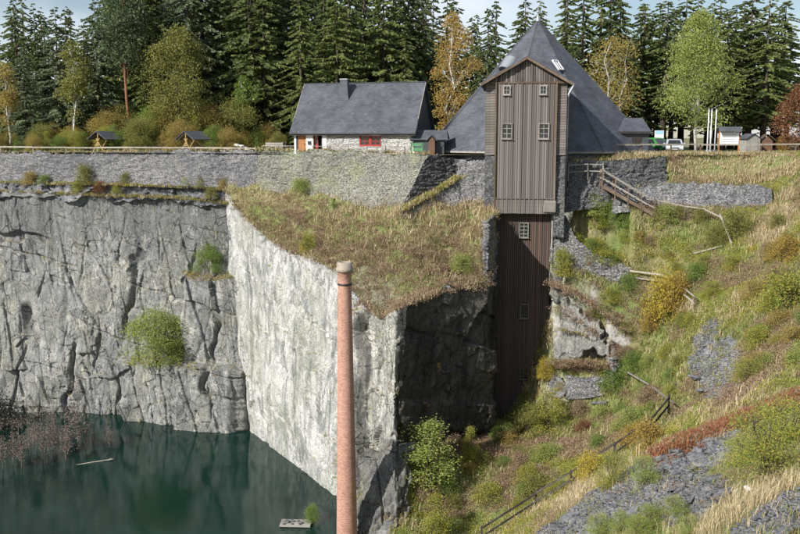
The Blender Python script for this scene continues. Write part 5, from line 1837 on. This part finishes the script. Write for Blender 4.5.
shrub(301, 192, SHD, 1.3, 1.2, 'leaf_pale', 'light green bush against the pale bastion wall', f=tz, sx=1.3)
shrub(334, 210, SHC, 1.2, 4, 'leaf_green', 'tiny green fir-like bush in the straw grass', f=tz, sx=1.2)
shrub(308, 252, SHD, 1.7, 1.2, 'leaf_mixed', 'yellow-green bush at the rim of the pale cliff', f=tz, sx=.8)
shrub(461, 272, SHD, 1.5, 1.2, 'leaf_pale', 'bright yellow-green bush in the heather above the shaded cliff', f=tz, sx=1.1)
shrub(430, 484, SHC, 5.2, 4, 'leaf_pale', 'broad light green young birch below the shaded cliff', 'birch_sapling', sx=1.75)
shrub(436, 540, SHC, 3.6, 4, 'leaf_mixed', 'yellowish sapling at the slope foot beside the dark rocks', 'birch_sapling', sx=1.2)
shrub(470, 462, SHC, 3.0, 4, 'leaf_mixed', 'thin yellow-tipped sapling between young birch and shaft foot', 'birch_sapling', sx=1.0)
shrub(548, 432, SHB, 4.2, 4, 'leaf_mixed', 'loose yellow-green bush at the foot of the shaft', sx=.9)
shrub(528, 436, SHA, 3.0, 4, 'leaf_olive', 'broad olive bush in front of the shaft foot', sx=.9)
shrub(545, 378, SHD, 1.8, 1.2, 'leaf_bright', 'bright yellow bush clinging to the shaft corner', D=80.2, sx=.7)
shrub(548, 458, SHD, 1.1, 1.2, 'leaf_pale', 'vivid light green low patch on the brown slope', sx=2.4)
shrub(584, 432, SHD, 1.0, 1.2, 'leaf_rust', 'small dark red bush on the slope below the heather shelf', sx=1.3)
shrub(593, 484, SHD, 2.0, 1.2, 'leaf_bright', 'yellow bush beside the zigzag railing', sx=.9)
shrub(612, 488, SHE, 1.8, 2.2, 'leaf_mixed', 'green bush with yellow tips beside the zigzag railing', sx=.9)
shrub(648, 452, SHD, 1.9, 1.2, 'leaf_orange', 'orange-yellow bush near the red plant strip', sx=1.1)
shrub(632, 446, SHD, 1.5, 1.2, 'leaf_orange', 'smaller orange bush touching the path railing', sx=1.1)
shrub(645, 486, SHE, 1.3, 2.2, 'leaf_pale', 'pale green bush at the scree edge below the red strip', sx=1.1)
shrub(664, 324, SHD, 4.2, 1.2, 'leaf_bright', 'tall bright yellow bush under the angled handrail', sx=.62)
shrub(676, 312, SHD, 3.2, 1.2, 'leaf_orange', 'orange-yellow bush joining the tall yellow bush', sx=.62)
shrub(652, 334, SHD, 2.2, 1.2, 'leaf_orange', 'low orange creeper below the tall yellow bush', sx=.7)
shrub(562, 276, SHD, 2.4, 1.2, 'leaf_mixed', 'green and yellow bush at the curving wall near the shaft', D=81.2, sx=.7)
for a in ((592, 226, 2.0, 'leaf_pale', 'light green leafy bush below the stair wall, nearest the tower'), (608, 222, 1.7, 'leaf_green', 'fresh green bush next to the light green leafy one'), (622, 240, 1.4, 'leaf_green', 'green bush in the middle of the upper slope'),
          (716, 245, 1.8, 'leaf_olive', 'dark olive bush behind the leaning post'), (735, 238, 2.4, 'leaf_olive', 'larger shadowy bush at the leaning post'), (784, 312, 2.8, 'leaf_mixed', 'yellow-green bush high on the right-hand slope'),
          (786, 262, 2.0, 'leaf_orange', 'orange-tinted bush on the right-hand slope'), (758, 350, 1.6, 'leaf_mixed', 'low yellowing bush above the grey scree patch'), (628, 292, 1.5, 'leaf_green', 'green bush under the post of the angled handrail'),
          (700, 222, 1.2, 'leaf_olive', 'small bush under the low stone wall'), (690, 330, 1.3, 'leaf_mixed', 'yellow-green bush between yellow bush and scree patch'), (670, 398, 1.0, 'leaf_mixed', 'yellow weed bush at the scree patch foot')):
    shrub(a[0], a[1], SHD, a[2], 1.2, a[3], a[4], sx=.95)
shrub(764, 478, SHE, 2.5, 2.2, 'leaf_mixed', 'large green bush full of orange leaves beside the slate scree', sx=1.15)
shrub(786, 452, SHE, 2.2, 2.2, 'leaf_mixed', 'second orange-flecked bush just uphill of the large one', sx=1.2)
shrub(744, 470, SHE, 1.4, 2.2, 'leaf_pale', 'pale green low bush at the edge of the slate scree', sx=1.2)
for a in ((650, 528, .9), (622, 534, .8), (676, 520, .8), (600, 540, .9), (640, 546, 1.0), (690, 540, .8)):
    p = hit(a[0], a[1])
    plant('weed_plant', SHE, 'knee-high green weed with yellowing leaves on the slate scree', 'plant', p, a[2] / 2.2, None, 'weeds on the slate scree', 'leaf_pale', sx=1.3)

# --- the many small bushes that close the slope
R3 = random.Random(8)
def zone_name(a, b):
    if b < 265: return 'between the stair wall and the angled handrail' if a < 690 else 'on the bank around the leaning post'
    if a < 545: return 'between young birch and shaft foot'
    if b < 345: return 'downhill of the angled handrail' if a < 700 else 'uphill of the grey scree patch'
    if a < 625: return 'around the heather shelf and shaft foot' if b < 440 else 'along the lower zigzag railing'
    return 'between stone pier and grey scree patch' if b < 405 else 'just above the rust-red strip'
n_b = 0
while n_b < 105:
    a, b = R3.uniform(430, 815), R3.uniform(215, 520)
    if b < 430 and a < 556: continue
    if b > 430 - (a - 640) * .38 and a > 640: continue
    if b > 440 and a < 640 and b > 440 + (640 - a) * .55 + 10: continue
    if abs(a - 717) < 24 and abs(b - 366) < 40: continue
    if 545 < a < 625 and 280 < b < 362 and R3.random() < .75: continue
    mt, nm = R3.choice((('leaf_green', 'fresh green'), ('leaf_mixed', 'yellow-green'), ('leaf_pale', 'pale green'), ('leaf_mixed', 'yellow-green'), ('leaf_olive', 'olive'), ('leaf_gold', 'tan'), ('heather', 'reddish brown')))
    hgt = R3.uniform(.7, 1.7)
    zn = zone_name(a, b)
    plant('slope_bush', (SHD, SHD, SHE)[n_b % 3], 'small ' + nm + ' bush ' + zn, 'bush', hit(a, b) + np.array((0, 0, -.15)), hgt / (2.2 if n_b % 3 == 2 else 1.2), None, nm + ' bushes ' + zn, mt, sx=R3.uniform(.9, 1.5))
    n_b += 1

# --- drowned birches
DRB = broadleaf(51, 5, .55, 1.2, 18, 900, .12, 'twig_red', 'bark_sapling', 1, .0065, -.1, .5, 'cone', .5, 0, .014)
for k, (a, b, h) in enumerate(((3, 470, 5), (13, 465, 4.6), (22, 468, 4.8), (30, 456, 4), (43, 460, 5.2), (48, 455, 4.4), (53, 450, 4.4), (57, 455, 4.2), (66, 461, 5), (70, 448, 3.6), (79, 451, 7.2), (86, 449, 4), (110, 448, 3.2), (37, 449, 4), (95, 446, 2.6))):
    lab = 'tallest bare reddish birch standing in the water by the back cliff' if h > 7 else ('leaning bare birch stem standing apart in the water near the floating log' if a == 110 else 'bare reddish birch stem standing in the dark water')
    t_ = plant('drowned_birch', DRB, lab, 'tree', PZ(a, b, WATER_Z - .05), h / 5, None, 'bare birches standing in the water')
    t_.rotation_euler = (random.uniform(-.04, .04), random.uniform(-.07, .07), random.uniform(0, 6))
DRK = broadleaf(52, 3, 2.2, .2, 40, 3000, .14, 'twig_dark', 'bark_dark', 6, .01, .1, .5, 'dome', .2)
for a, b, s, lb in ((-12, 430, 1.5, 'dark leafless thicket overhanging the water at the foot of the back cliff'), (8, 424, 1.0, 'smaller dark leafless bush at the water edge under the back cliff')):
    plant('bare_bush', DRK, lb, 'shrub', PZ(a, b, WATER_Z), s, 1.0)
shrub(312, 523, SHD, 1.5, 1.2, 'leaf_green', 'small green bush growing from the water beside the raft', D=PZ(312, 523, WATER_Z)[1], sx=.7)

# ---------------------------------------------------------------- ground cover
def blades(p, h, lean, wd, nb_, r, spread=.16):   # grass tufts: thin two-piece blades
    n = len(p)
    q = np.repeat(p, nb_, 0)
    q = q + r.normal(size=q.shape) * np.array((spread, spread, .02))
    hh = np.repeat(h, nb_) * r.uniform(.55, 1.15, n * nb_)
    a = r.uniform(0, 6.283, n * nb_)
    out = np.stack([np.cos(a), np.sin(a), np.zeros_like(a)], -1)
    sd_ = np.stack([-np.sin(a), np.cos(a), np.zeros_like(a)], -1) * (wd * r.uniform(.6, 1.3, n * nb_) * .5)[:, None]
    l_ = r.uniform(.05, lean, n * nb_)
    m = q + out * (hh * l_ * .4)[:, None]
    m[:, 2] += hh * .6
    t_ = q + out * (hh * l_ * 1.3)[:, None]
    t_[:, 2] += hh * (1 - .25 * l_)
    V = np.stack([q - sd_, q + sd_, m + sd_ * .7, t_, m - sd_ * .7], 1).reshape(-1, 3)
    b = np.arange(n * nb_)[:, None] * 5
    return V, b + np.array((0, 1, 2, 4)), b + np.array((4, 2, 3))

def domes(p, s, leaf, nl, r, flat=.6):            # heather and herbs: low domes of tiny leaves
    q = np.repeat(p, nl, 0)
    d0 = unit_rand(len(q), r)
    d0[:, 2] = np.abs(d0[:, 2])
    rad = np.repeat(s, nl) * r.uniform(.45, 1.05, len(q))
    q = q + d0 * rad[:, None] * np.array((1, 1, flat))
    d1 = d0 + unit_rand(len(q), r) * .7 + np.array((0, 0, .4))
    d1 /= np.linalg.norm(d1, axis=1, keepdims=True)
    return kites(q, d1, side(d1, r), r.uniform(.6, 1.4, len(q)) * leaf, r.uniform(.35, .6, len(q)) * leaf)

class Cover:
    def __init__(s):
        s.V, s.F, s.n = {}, {}, {}
    def add(s, key, V, *Fs):
        b = s.n.get(key, 0)
        s.V.setdefault(key, []).append(V)
        for f in Fs:
            if f.shape[1] == 4:
                s.F.setdefault(key, []).append(f[:, [0, 1, 2]] + b)
                s.F[key].append(f[:, [0, 2, 3]] + b)
            else:
                s.F.setdefault(key, []).append(f + b)
        s.n[key] = b + len(V)
cov = Cover()

def el(px, py, cx, cy, rx, ry, a, nz):
    ca, sa = math.cos(a), math.sin(a)
    u = ((px - cx) * ca + (py - cy) * sa) / rx
    v = (-(px - cx) * sa + (py - cy) * ca) / ry
    return u * u + v * v + nz * .6 < 1

FAR = [('straw', 735, 168, 62, 15, 0), ('straw', 630, 154, 40, 5, 0), ('straw', 775, 222, 34, 16, -.9), ('straw', 600, 487, 46, 12, -.5), ('straw', 640, 440, 14, 8, 0), ('straw', 690, 310, 16, 7, 0),
       ('heather', 598, 312, 52, 30, .3), ('heather', 582, 364, 38, 12, 0), ('heather', 640, 300, 30, 22, .4), ('heather', 480, 448, 50, 14, .1), ('heather', 440, 500, 30, 20, .3), ('heather', 560, 450, 40, 12, 0), ('heather', 720, 275, 40, 16, -.3), ('heather', 770, 340, 36, 18, -.6), ('heather', 520, 490, 40, 18, -.4), ('heather', 745, 385, 40, 13, -.7),
       ('red', 728, 427, 88, 9, -.42), ('red', 690, 446, 44, 8, -.42),
       ('green', 650, 370, 30, 34, 0), ('green', 660, 345, 34, 22, .3), ('green', 610, 225, 40, 14, 0), ('green', 590, 405, 40, 14, 0), ('green', 700, 230, 40, 12, 0), ('green', 660, 418, 26, 9, -.8), ('herb', 560, 465, 40, 16, 0), ('herb', 690, 280, 40, 26, 0), ('herb', 630, 240, 60, 20, 0)]
NEAR = [('red', 735, 424, 92, 9, -.42), ('red', 690, 446, 50, 9, -.42), ('straw', 790, 468, 60, 22, -.7), ('straw', 745, 508, 50, 16, -.4), ('straw', 700, 528, 50, 14, 0), ('herb', 620, 530, 60, 22, -.3), ('herb', 680, 470, 26, 10, -.3)]

r = np.random.default_rng(77)
def classify(X, Y, Z, rock, scr, u):
    px, py = proj(np.stack([X, Y, Z], -1))
    nz = fbm(X * .35, Y * .35, None, 81, 3)
    n2 = fbm(X * .16, Y * .16, None, 91, 3) * .6 + fbm(X * .6, Y * .6, None, 95, 2) * .4
    out = np.full(len(X), '', dtype=object)
    near = Y < 47
    for lst, msk in ((FAR, ~near), (NEAR, near)):
        for k, cx, cy, rx, ry, a in lst:
            m = msk & (out == '') & el(px, py, cx, cy, rx, ry, a, nz)
            out[m] = k
    m = out == ''
    v = n2 + (u - .5) * .5
    out[m & (v < -.34)] = 'heather'
    out[m & (v >= -.34) & (v < -.2)] = 'olive'
    out[m & (v >= -.2) & (v < .12)] = 'green'
    out[m & (v >= .12) & (v < .5)] = 'herb'
    out[m & (v >= .5)] = 'straw'
    # mixed growth everywhere
    sw = r.random(len(X))
    out[(sw < .05) & (out != 'red')] = 'straw'
    out[(sw > .92) & (out != 'red')] = 'olive'
    keep = np.ones(len(X), bool)
    keep &= ~(r.random(len(X)) < rock * .93)
    keep &= ~((r.random(len(X)) < scr * .8) & (out != 'red'))
    keep &= (px > -40) & (px < 850) & (py < 575)
    return out, keep

def scatter(n, x0, x1, y0, y1, f, zones=None, fine=1.0, force=None, poly=None, minz=WATER_Z + .1):
    X, Y = r.uniform(x0, x1, n), r.uniform(y0, y1, n)
    if poly is not None:
        m = in_poly(X, Y, poly)
        X, Y = X[m], Y[m]
    Z = f(X, Y)
    m = Z > minz
    X, Y, Z = X[m], Y[m], Z[m]
    if zones:
        rk, scr_ = zone_map(X, Y, Z)
    else:
        rk = scr_ = np.zeros(len(X))
    e = .3
    sl_ = np.sqrt(1 + ((f(X + e, Y) - f(X - e, Y)) / (2 * e)) ** 2 + ((f(X, Y + e) - f(X, Y - e)) / (2 * e)) ** 2)
    m = r.random(len(X)) < sl_ / 3.2
    X, Y, Z, rk, scr_ = X[m], Y[m], Z[m], rk[m], scr_[m]
    u = r.random(len(X))
    cat_, keep = classify(X, Y, Z, rk, scr_, u)
    if force is not None:
        cat_ = force(X, Y, Z, u)
        qx, qy = proj(np.stack([X, Y, Z], -1))
        keep &= ~((qy + fbm(X * .6, Y * .6, None, 61, 4) * 16 > 275) & (qx > 340) & (qx < 405) & (r.random(len(X)) < .4))
    for k in ('straw', 'green', 'olive', 'heather', 'herb', 'red'):
        m = keep & (cat_ == k)
        p = np.stack([X, Y, Z - .03], -1)[m]
        if not len(p):
            continue
        if k == 'heather':
            cov.add('heather', *domes(p, r.uniform(.22, .7, len(p)) * (.6 + .4 * fine), .10 * fine + .02, 36, r, .75))
        elif k == 'herb':
            cov.add('herb', *domes(p, r.uniform(.25, .8, len(p)) ** 1.1 * (.6 + .4 * fine), .11 * fine + .01, 30, r, .9))
        else:
            h = {'straw': r.uniform(.35, .8, len(p)) * np.where(p[:, 1] > 87.5, .5, 1), 'green': r.uniform(.2, .45, len(p)), 'olive': r.uniform(.2, .5, len(p)), 'red': r.uniform(.15, .35, len(p))}[k]
            cov.add(k, *blades(p, h * (.55 + .45 * fine), .9 if k == 'straw' else .7, .05 * fine, 9 if fine > .7 else 10, r, .2 * (.5 + .5 * fine)))

scatter(122000, -3.5, 46, 48, 91, hz, True)
scatter(42000, 3, 26, 21, 48, hz, True, .42)
def prom_cat(X, Y, Z, u):
    px, py = proj(np.stack([X, Y, Z], -1))
    nz = fbm(X * .3, Y * .3, None, 55, 3) * 18
    v = py - 0.12 * (px - 330) + nz
    out = np.full(len(X), 'straw', dtype=object)
    out[(v > 228) & (u < .75)] = 'heather'
    out[(v > 205) & (v <= 228) & (u < .4)] = 'heather'
    out[(u > .88)] = 'olive'
    out[(u > .96)] = 'green'
    return out
scatter(38000, -20, 10, 71, 98, tz, False, 1.0, prom_cat, rimx, -40)
# grass along the ledge, wall tops and stair of grass by the bastion
def strip(line, n, w_, kinds, up=0.0):
    q, _ = resample(line, 200)
    i = r.integers(0, 200, n)
    p = q[i] + np.stack([r.normal(size=n) * .15, r.normal(size=n) * w_, r.normal(size=n) * .05 + up], -1)
    c = r.choice(kinds, n)
    for k in set(kinds):
        s = p[c == k]
        if k == 'heather':
            cov.add(k, *domes(s, r.uniform(.15, .35, len(s)), .12, 18, r))
        elif k == 'herb':
            cov.add(k, *domes(s, r.uniform(.15, .4, len(s)), .14, 18, r, .9))
        elif len(s):
            cov.add(k, *blades(s, r.uniform(.18, .5, len(s)) * (.7 if k == 'red' else 1), .8, .05 if k != 'red' else .03, 7, r, .14))
strip([P(-60, 182, 105.6), P(0, 183, 103.6), P(130, 185.5, 99.2), P(225, 189, 96.6), P(256, 191, 94.8)], 900, .35, ['olive', 'heather', 'herb', 'straw'])
strip([P(-60, 191.5, 104.1), P(0, 192.5, 102.3), P(100, 196.5, 100.1), P(170, 198.5, 98.3), P(236, 205, 96.2)], 1300, .3, ['olive', 'olive', 'heather', 'straw', 'herb'], .08)
strip([P(402, 211, 82.8), P(430, 196, 84.0), P(452, 182, 84.8), P(458, 178, 85.0)], 420, .3, ['olive', 'straw', 'herb'], .05)
strip([P(457, 180, 85.4), P(466, 176, 85.4)], 80, .3, ['herb', 'green', 'straw'], .0)
def rock_growth(G, n, kinds, thr=.5, lim=None):     # tufts on the flat spots of a rock face
    N_ = normals(G)
    up = np.where(N_[..., 2] * np.sign(-N_[..., 1]) > thr, 1.0, 0.0)
    px, py = proj(G)
    m = (up > 0) & (px > -20)
    if lim is not None:
        m &= lim(px, py)
    ids = np.nonzero(m.ravel())[0]
    if not len(ids):
        return
    p = G.reshape(-1, 3)[r.choice(ids, min(n, len(ids)))] + np.array((0, -.05, 0))
    c = r.choice(kinds, len(p))
    for k in set(kinds):
        s = p[c == k]
        if len(s):
            cov.add(k, *(domes(s, r.uniform(.1, .3, len(s)), .12, 16, r) if k in ('heather', 'herb') else blades(s, r.uniform(.12, .35, len(s)), .9, .045, 6, r, .12)))
rock_growth(GB, 420, ['olive', 'heather', 'straw', 'herb'], .62)
rock_growth(GB, 260, ['straw', 'olive', 'heather', 'herb'], .4, lambda px, py: (px > 182) & (px < 240) & (np.abs(py - 275) < 9))
rock_growth(GB, 160, ['olive', 'herb', 'straw'], .4, lambda px, py: (px > 124) & (px < 200) & (np.abs(py - 363) < 9))
rock_growth(GW, 160, ['olive', 'herb', 'green'], .5)
rock_growth(GP, 120, ['olive', 'herb', 'heather'], .5)
strip([P(550, 286, 80.9), P(575, 293, 80.0), P(600, 312, 78.9), P(624, 332, 78.4)], 160, .3, ['heather', 'heather', 'straw'], .05)
strip([P(548, 364, 79.6), P(580, 362, 78.8), P(612, 364, 77.9)], 220, .4, ['heather', 'heather', 'olive'], .05)
strip([P(560, 330, 79.8), P(590, 338, 78.8)], 30, .2, ['heather', 'olive'], .05)
strip([P(259, 149.8, 95.6), P(428, 154, 86.6)], 260, .2, ['olive', 'straw', 'green'], -.02)
strip([P(0, 153.4, 104.8), P(259, 149.8, 95.8)], 320, .2, ['olive', 'straw'], -.02)
strip([P(572, 162, 85.2), P(640, 158, 86.6), P(665, 156, 87.8)], 350, .4, ['straw', 'straw', 'olive'], .0)
strip([PX(628, 88.3, -.05), PX(660, 89.4, -.05), PX(800, 90.4, -.05)], 600, .4, ['straw', 'straw', 'olive'], .0)
strip(wt[:-1], 380, .25, ['straw', 'olive', 'straw', 'heather'], .05)
strip(pt[2:-1] + rt[1:6], 420, .3, ['heather', 'heather', 'straw'], .02)
def mounds(line, n, size, wd_):                      # bigger heather cushions hanging over an edge
    q, _ = resample(line, 200)
    p = q[r.integers(0, 200, n)] + r.normal(size=(n, 3)) * np.array((wd_, wd_, .15))
    cov.add('heather', *domes(p, r.uniform(*size, n), .11, 90, r, .7))
mounds(pt[1:-1] + rt[1:6], 46, (.4, .9), .35)
mounds(wt[1:-1], 30, (.3, .7), .3)
mounds([P(550, 286, 80.6), P(575, 294, 79.6), P(600, 312, 78.5), P(624, 332, 78.0)], 40, (.4, .9), .4)
mounds([P(556, 310, 79.9), P(590, 330, 78.8), P(618, 346, 78.0)], 14, (.3, .7), .4)
mounds([P(552, 366, 79.2), P(580, 366, 78.4), P(610, 368, 77.6)], 34, (.3, .7), .3)
mounds([tuple(P(420, 262, 78)), tuple(P(476, 262, 78.6))], 1, (.5, .8), .8)
pm = np.stack([r.uniform(-12, 8, 620), r.uniform(73, 90, 620)], -1)
pm = pm[in_poly(pm[:, 0], pm[:, 1], rimx)]
pm = np.concatenate([pm, tz(pm[:, 0], pm[:, 1])[:, None]], 1)
qx_, qy_ = proj(pm)
pm = pm[(qy_ + fbm(pm[:, 0] * .3, pm[:, 1] * .3, None, 7, 3) * 22 > 224) & (qx_ > 280)]
cov.add('heather', *domes(pm, r.uniform(.4, 1.25, len(pm)), .11, 100, r, .65))

rl = [hit(a, b) for a, b in ((660, 455), (690, 443), (720, 431), (750, 420), (780, 407), (810, 396))]
for off in (-.5, 0, .5, 1.0):
    q_ = [p + np.array((0, off, 0)) for p in rl]
    q_ = [np.array((p[0], p[1], float(hz(p[0:1], p[1:2])[0]))) for p in q_]
    strip(q_, 1500, .2, ['red', 'red', 'red', 'red', 'red', 'heather'])
LBL = {'straw': ('dry_grass', 'straw', 'dry straw-coloured grass on banks and slope', 'grass'), 'green': ('green_grass', 'grass_green', 'short green grass on the quarry slope', 'grass'), 'olive': ('olive_grass', 'grass_olive', 'faded olive grass on slope and ledges', 'grass'),
       'heather': ('heather', 'heather', 'brown faded heather on promontory and slope', 'heather'), 'herb': ('leafy_weeds', 'leaf_mixed', 'low leafy weeds turning yellow on the slope', 'weeds'), 'red': ('red_ground_plants', 'grass_red', 'strip of low rust-red plants above the slate scree', 'plants')}
for k, (nm, mt, lb, ct_) in LBL.items():
    o = mesh_np(nm, np.concatenate(cov.V[k]), np.concatenate(cov.F[k]), M[mt])
    o['kind'] = 'stuff'
    tag(o, lb, ct_)

# ---------------------------------------------------------------- slate slabs, chips and boulders
SL = []
for k in range(6):
    q = np.random.default_rng(700 + k)
    n = 6
    a = np.sort(q.uniform(0, 6.283, n))
    pol = [(math.cos(t_) * q.uniform(.6, 1), math.sin(t_) * q.uniform(.4, .7), 0) for t_ in np.linspace(0, 6.283, n + 1)[:-1] + q.uniform(-.3, .3, n)]
    m = MB().slab(pol, (q.uniform(-.1, .1), q.uniform(-.1, .1), q.uniform(.12, .28)))
    me = bpy.data.meshes.new('slate_slab')
    me.from_pydata(m.v, [], m.f)
    me.materials.append(M['rock_slate'])
    SL.append(me)
def ground_rot(x, y, f):
    e = .4
    zx = float(f(np.array([x + e]), np.array([y]))[0] - f(np.array([x - e]), np.array([y]))[0]) / (2 * e)
    zy = float(f(np.array([x]), np.array([y + e]))[0] - f(np.array([x]), np.array([y - e]))[0]) / (2 * e)
    n = Vector((-zx, -zy, 1)).normalized()
    n = (n + Vector((random.gauss(0, .14), random.gauss(0, .14), 0))).normalized()
    return n.to_track_quat('Z', 'Y').to_matrix() @ Matrix.Rotation(random.uniform(0, 6.28), 3, 'Z')
n_sl = 0
tries = 0
while n_sl < 230 and tries < 6000:
    tries += 1
    x, y = random.uniform(3, 24), random.uniform(22, 47)
    z = float(hz(np.array([x]), np.array([y]))[0])
    rk, s_ = zone_map(np.array([x]), np.array([y]), np.array([z]))
    a, b = proj(np.array([[x, y, z]]))
    if s_[0] < .4 or not (500 < a[0] < 815 and b[0] < 545):
        continue
    s = random.uniform(.16, .5) * (1.5 if random.random() < .12 else 1)
    o = share(SL[n_sl % 6], 'slate_slab', hill)
    o.matrix_local = Matrix.Translation((x, y, z + .02)) @ ground_rot(x, y, hz).to_4x4() @ Matrix.Diagonal((s, s, s * random.uniform(.5, 1), 1))
    n_sl += 1
def chips(name, label, n, dom, size, zc, seed):
    q = np.random.default_rng(seed)
    X, Y = q.uniform(dom[0], dom[1], n), q.uniform(dom[2], dom[3], n)
    Z = hz(X, Y)
    rk, s_ = zone_map(X, Y, Z)
    a, b = proj(np.stack([X, Y, Z], -1))
    m = (s_ > .25) & (a < 840) & (b < 560)
    P0 = np.stack([X, Y, Z + .02], -1)[m]
    k = len(P0)
    s = q.uniform(*size, k)
    u = unit_rand(k, q) * np.array((1, 1, .35))
    u /= np.linalg.norm(u, axis=1, keepdims=True)
    v = np.cross(unit_rand(k, q) * .35 + np.array((0, 0, 1)), u)
    v /= np.linalg.norm(v, axis=1, keepdims=True)
    w_ = np.cross(u, v)
    base = [(-1, -.55), (.9, -.7), (1, .5), (-.7, .7)]
    V = np.stack([P0 + u * (s * i)[:, None] + v * (s * j)[:, None] + w_ * (s * h_)[:, None] for h_ in (-.12, .12) for i, j in base], 1).reshape(-1, 3)
    f = np.array([(0, 3, 2, 1), (4, 5, 6, 7), (0, 1, 5, 4), (1, 2, 6, 5), (2, 3, 7, 6), (3, 0, 4, 7)])
    Fq = (np.arange(k)[:, None, None] * 8 + f[None]).reshape(-1, 4)
    o = mesh_np(name, V, Fq, M['rock_slate'], hill)
    o['kind'] = 'stuff'
    return o
chips('slate_chips', '', 26000, (3, 26, 21, 47), (.05, .15), 'n', 5)
chips('slate_chips', '', 26000, (14, 34, 52, 76), (.06, .2), 'f', 6)
ledge = bpy.data.objects['cliff_ledge']
for k in range(280):
    u = .22 + .78 * random.random()
    i = int(u * (GL.shape[1] - 1))
    if proj(GL[12, i])[0] < -30:
        continue
    p = GL[random.randrange(5, 25), i]
    s = random.uniform(.12, .42)
    share(SM[k % 6], 'boulder', ledge, tuple(p), (s * 1.3, s, s), (random.uniform(-.4, .4), random.uniform(-.4, .4), random.uniform(0, 6)))
for k, (a, b, s) in enumerate(((672, 470, .5), (700, 462, .6), (642, 478, .45), (756, 492, .35), (577, 520, .6), (560, 528, .5), (698, 378, .7), (706, 390, .6), (735, 392, .6), (600, 404, .6))):
    o = share(SM[k % 6] if k != 3 else SMP[0], 'boulder', hill, tuple(hit(a, b)), (s * 1.5, s, s * .7), (random.uniform(-.3, .3), random.uniform(-.3, .3), random.uniform(0, 6)))
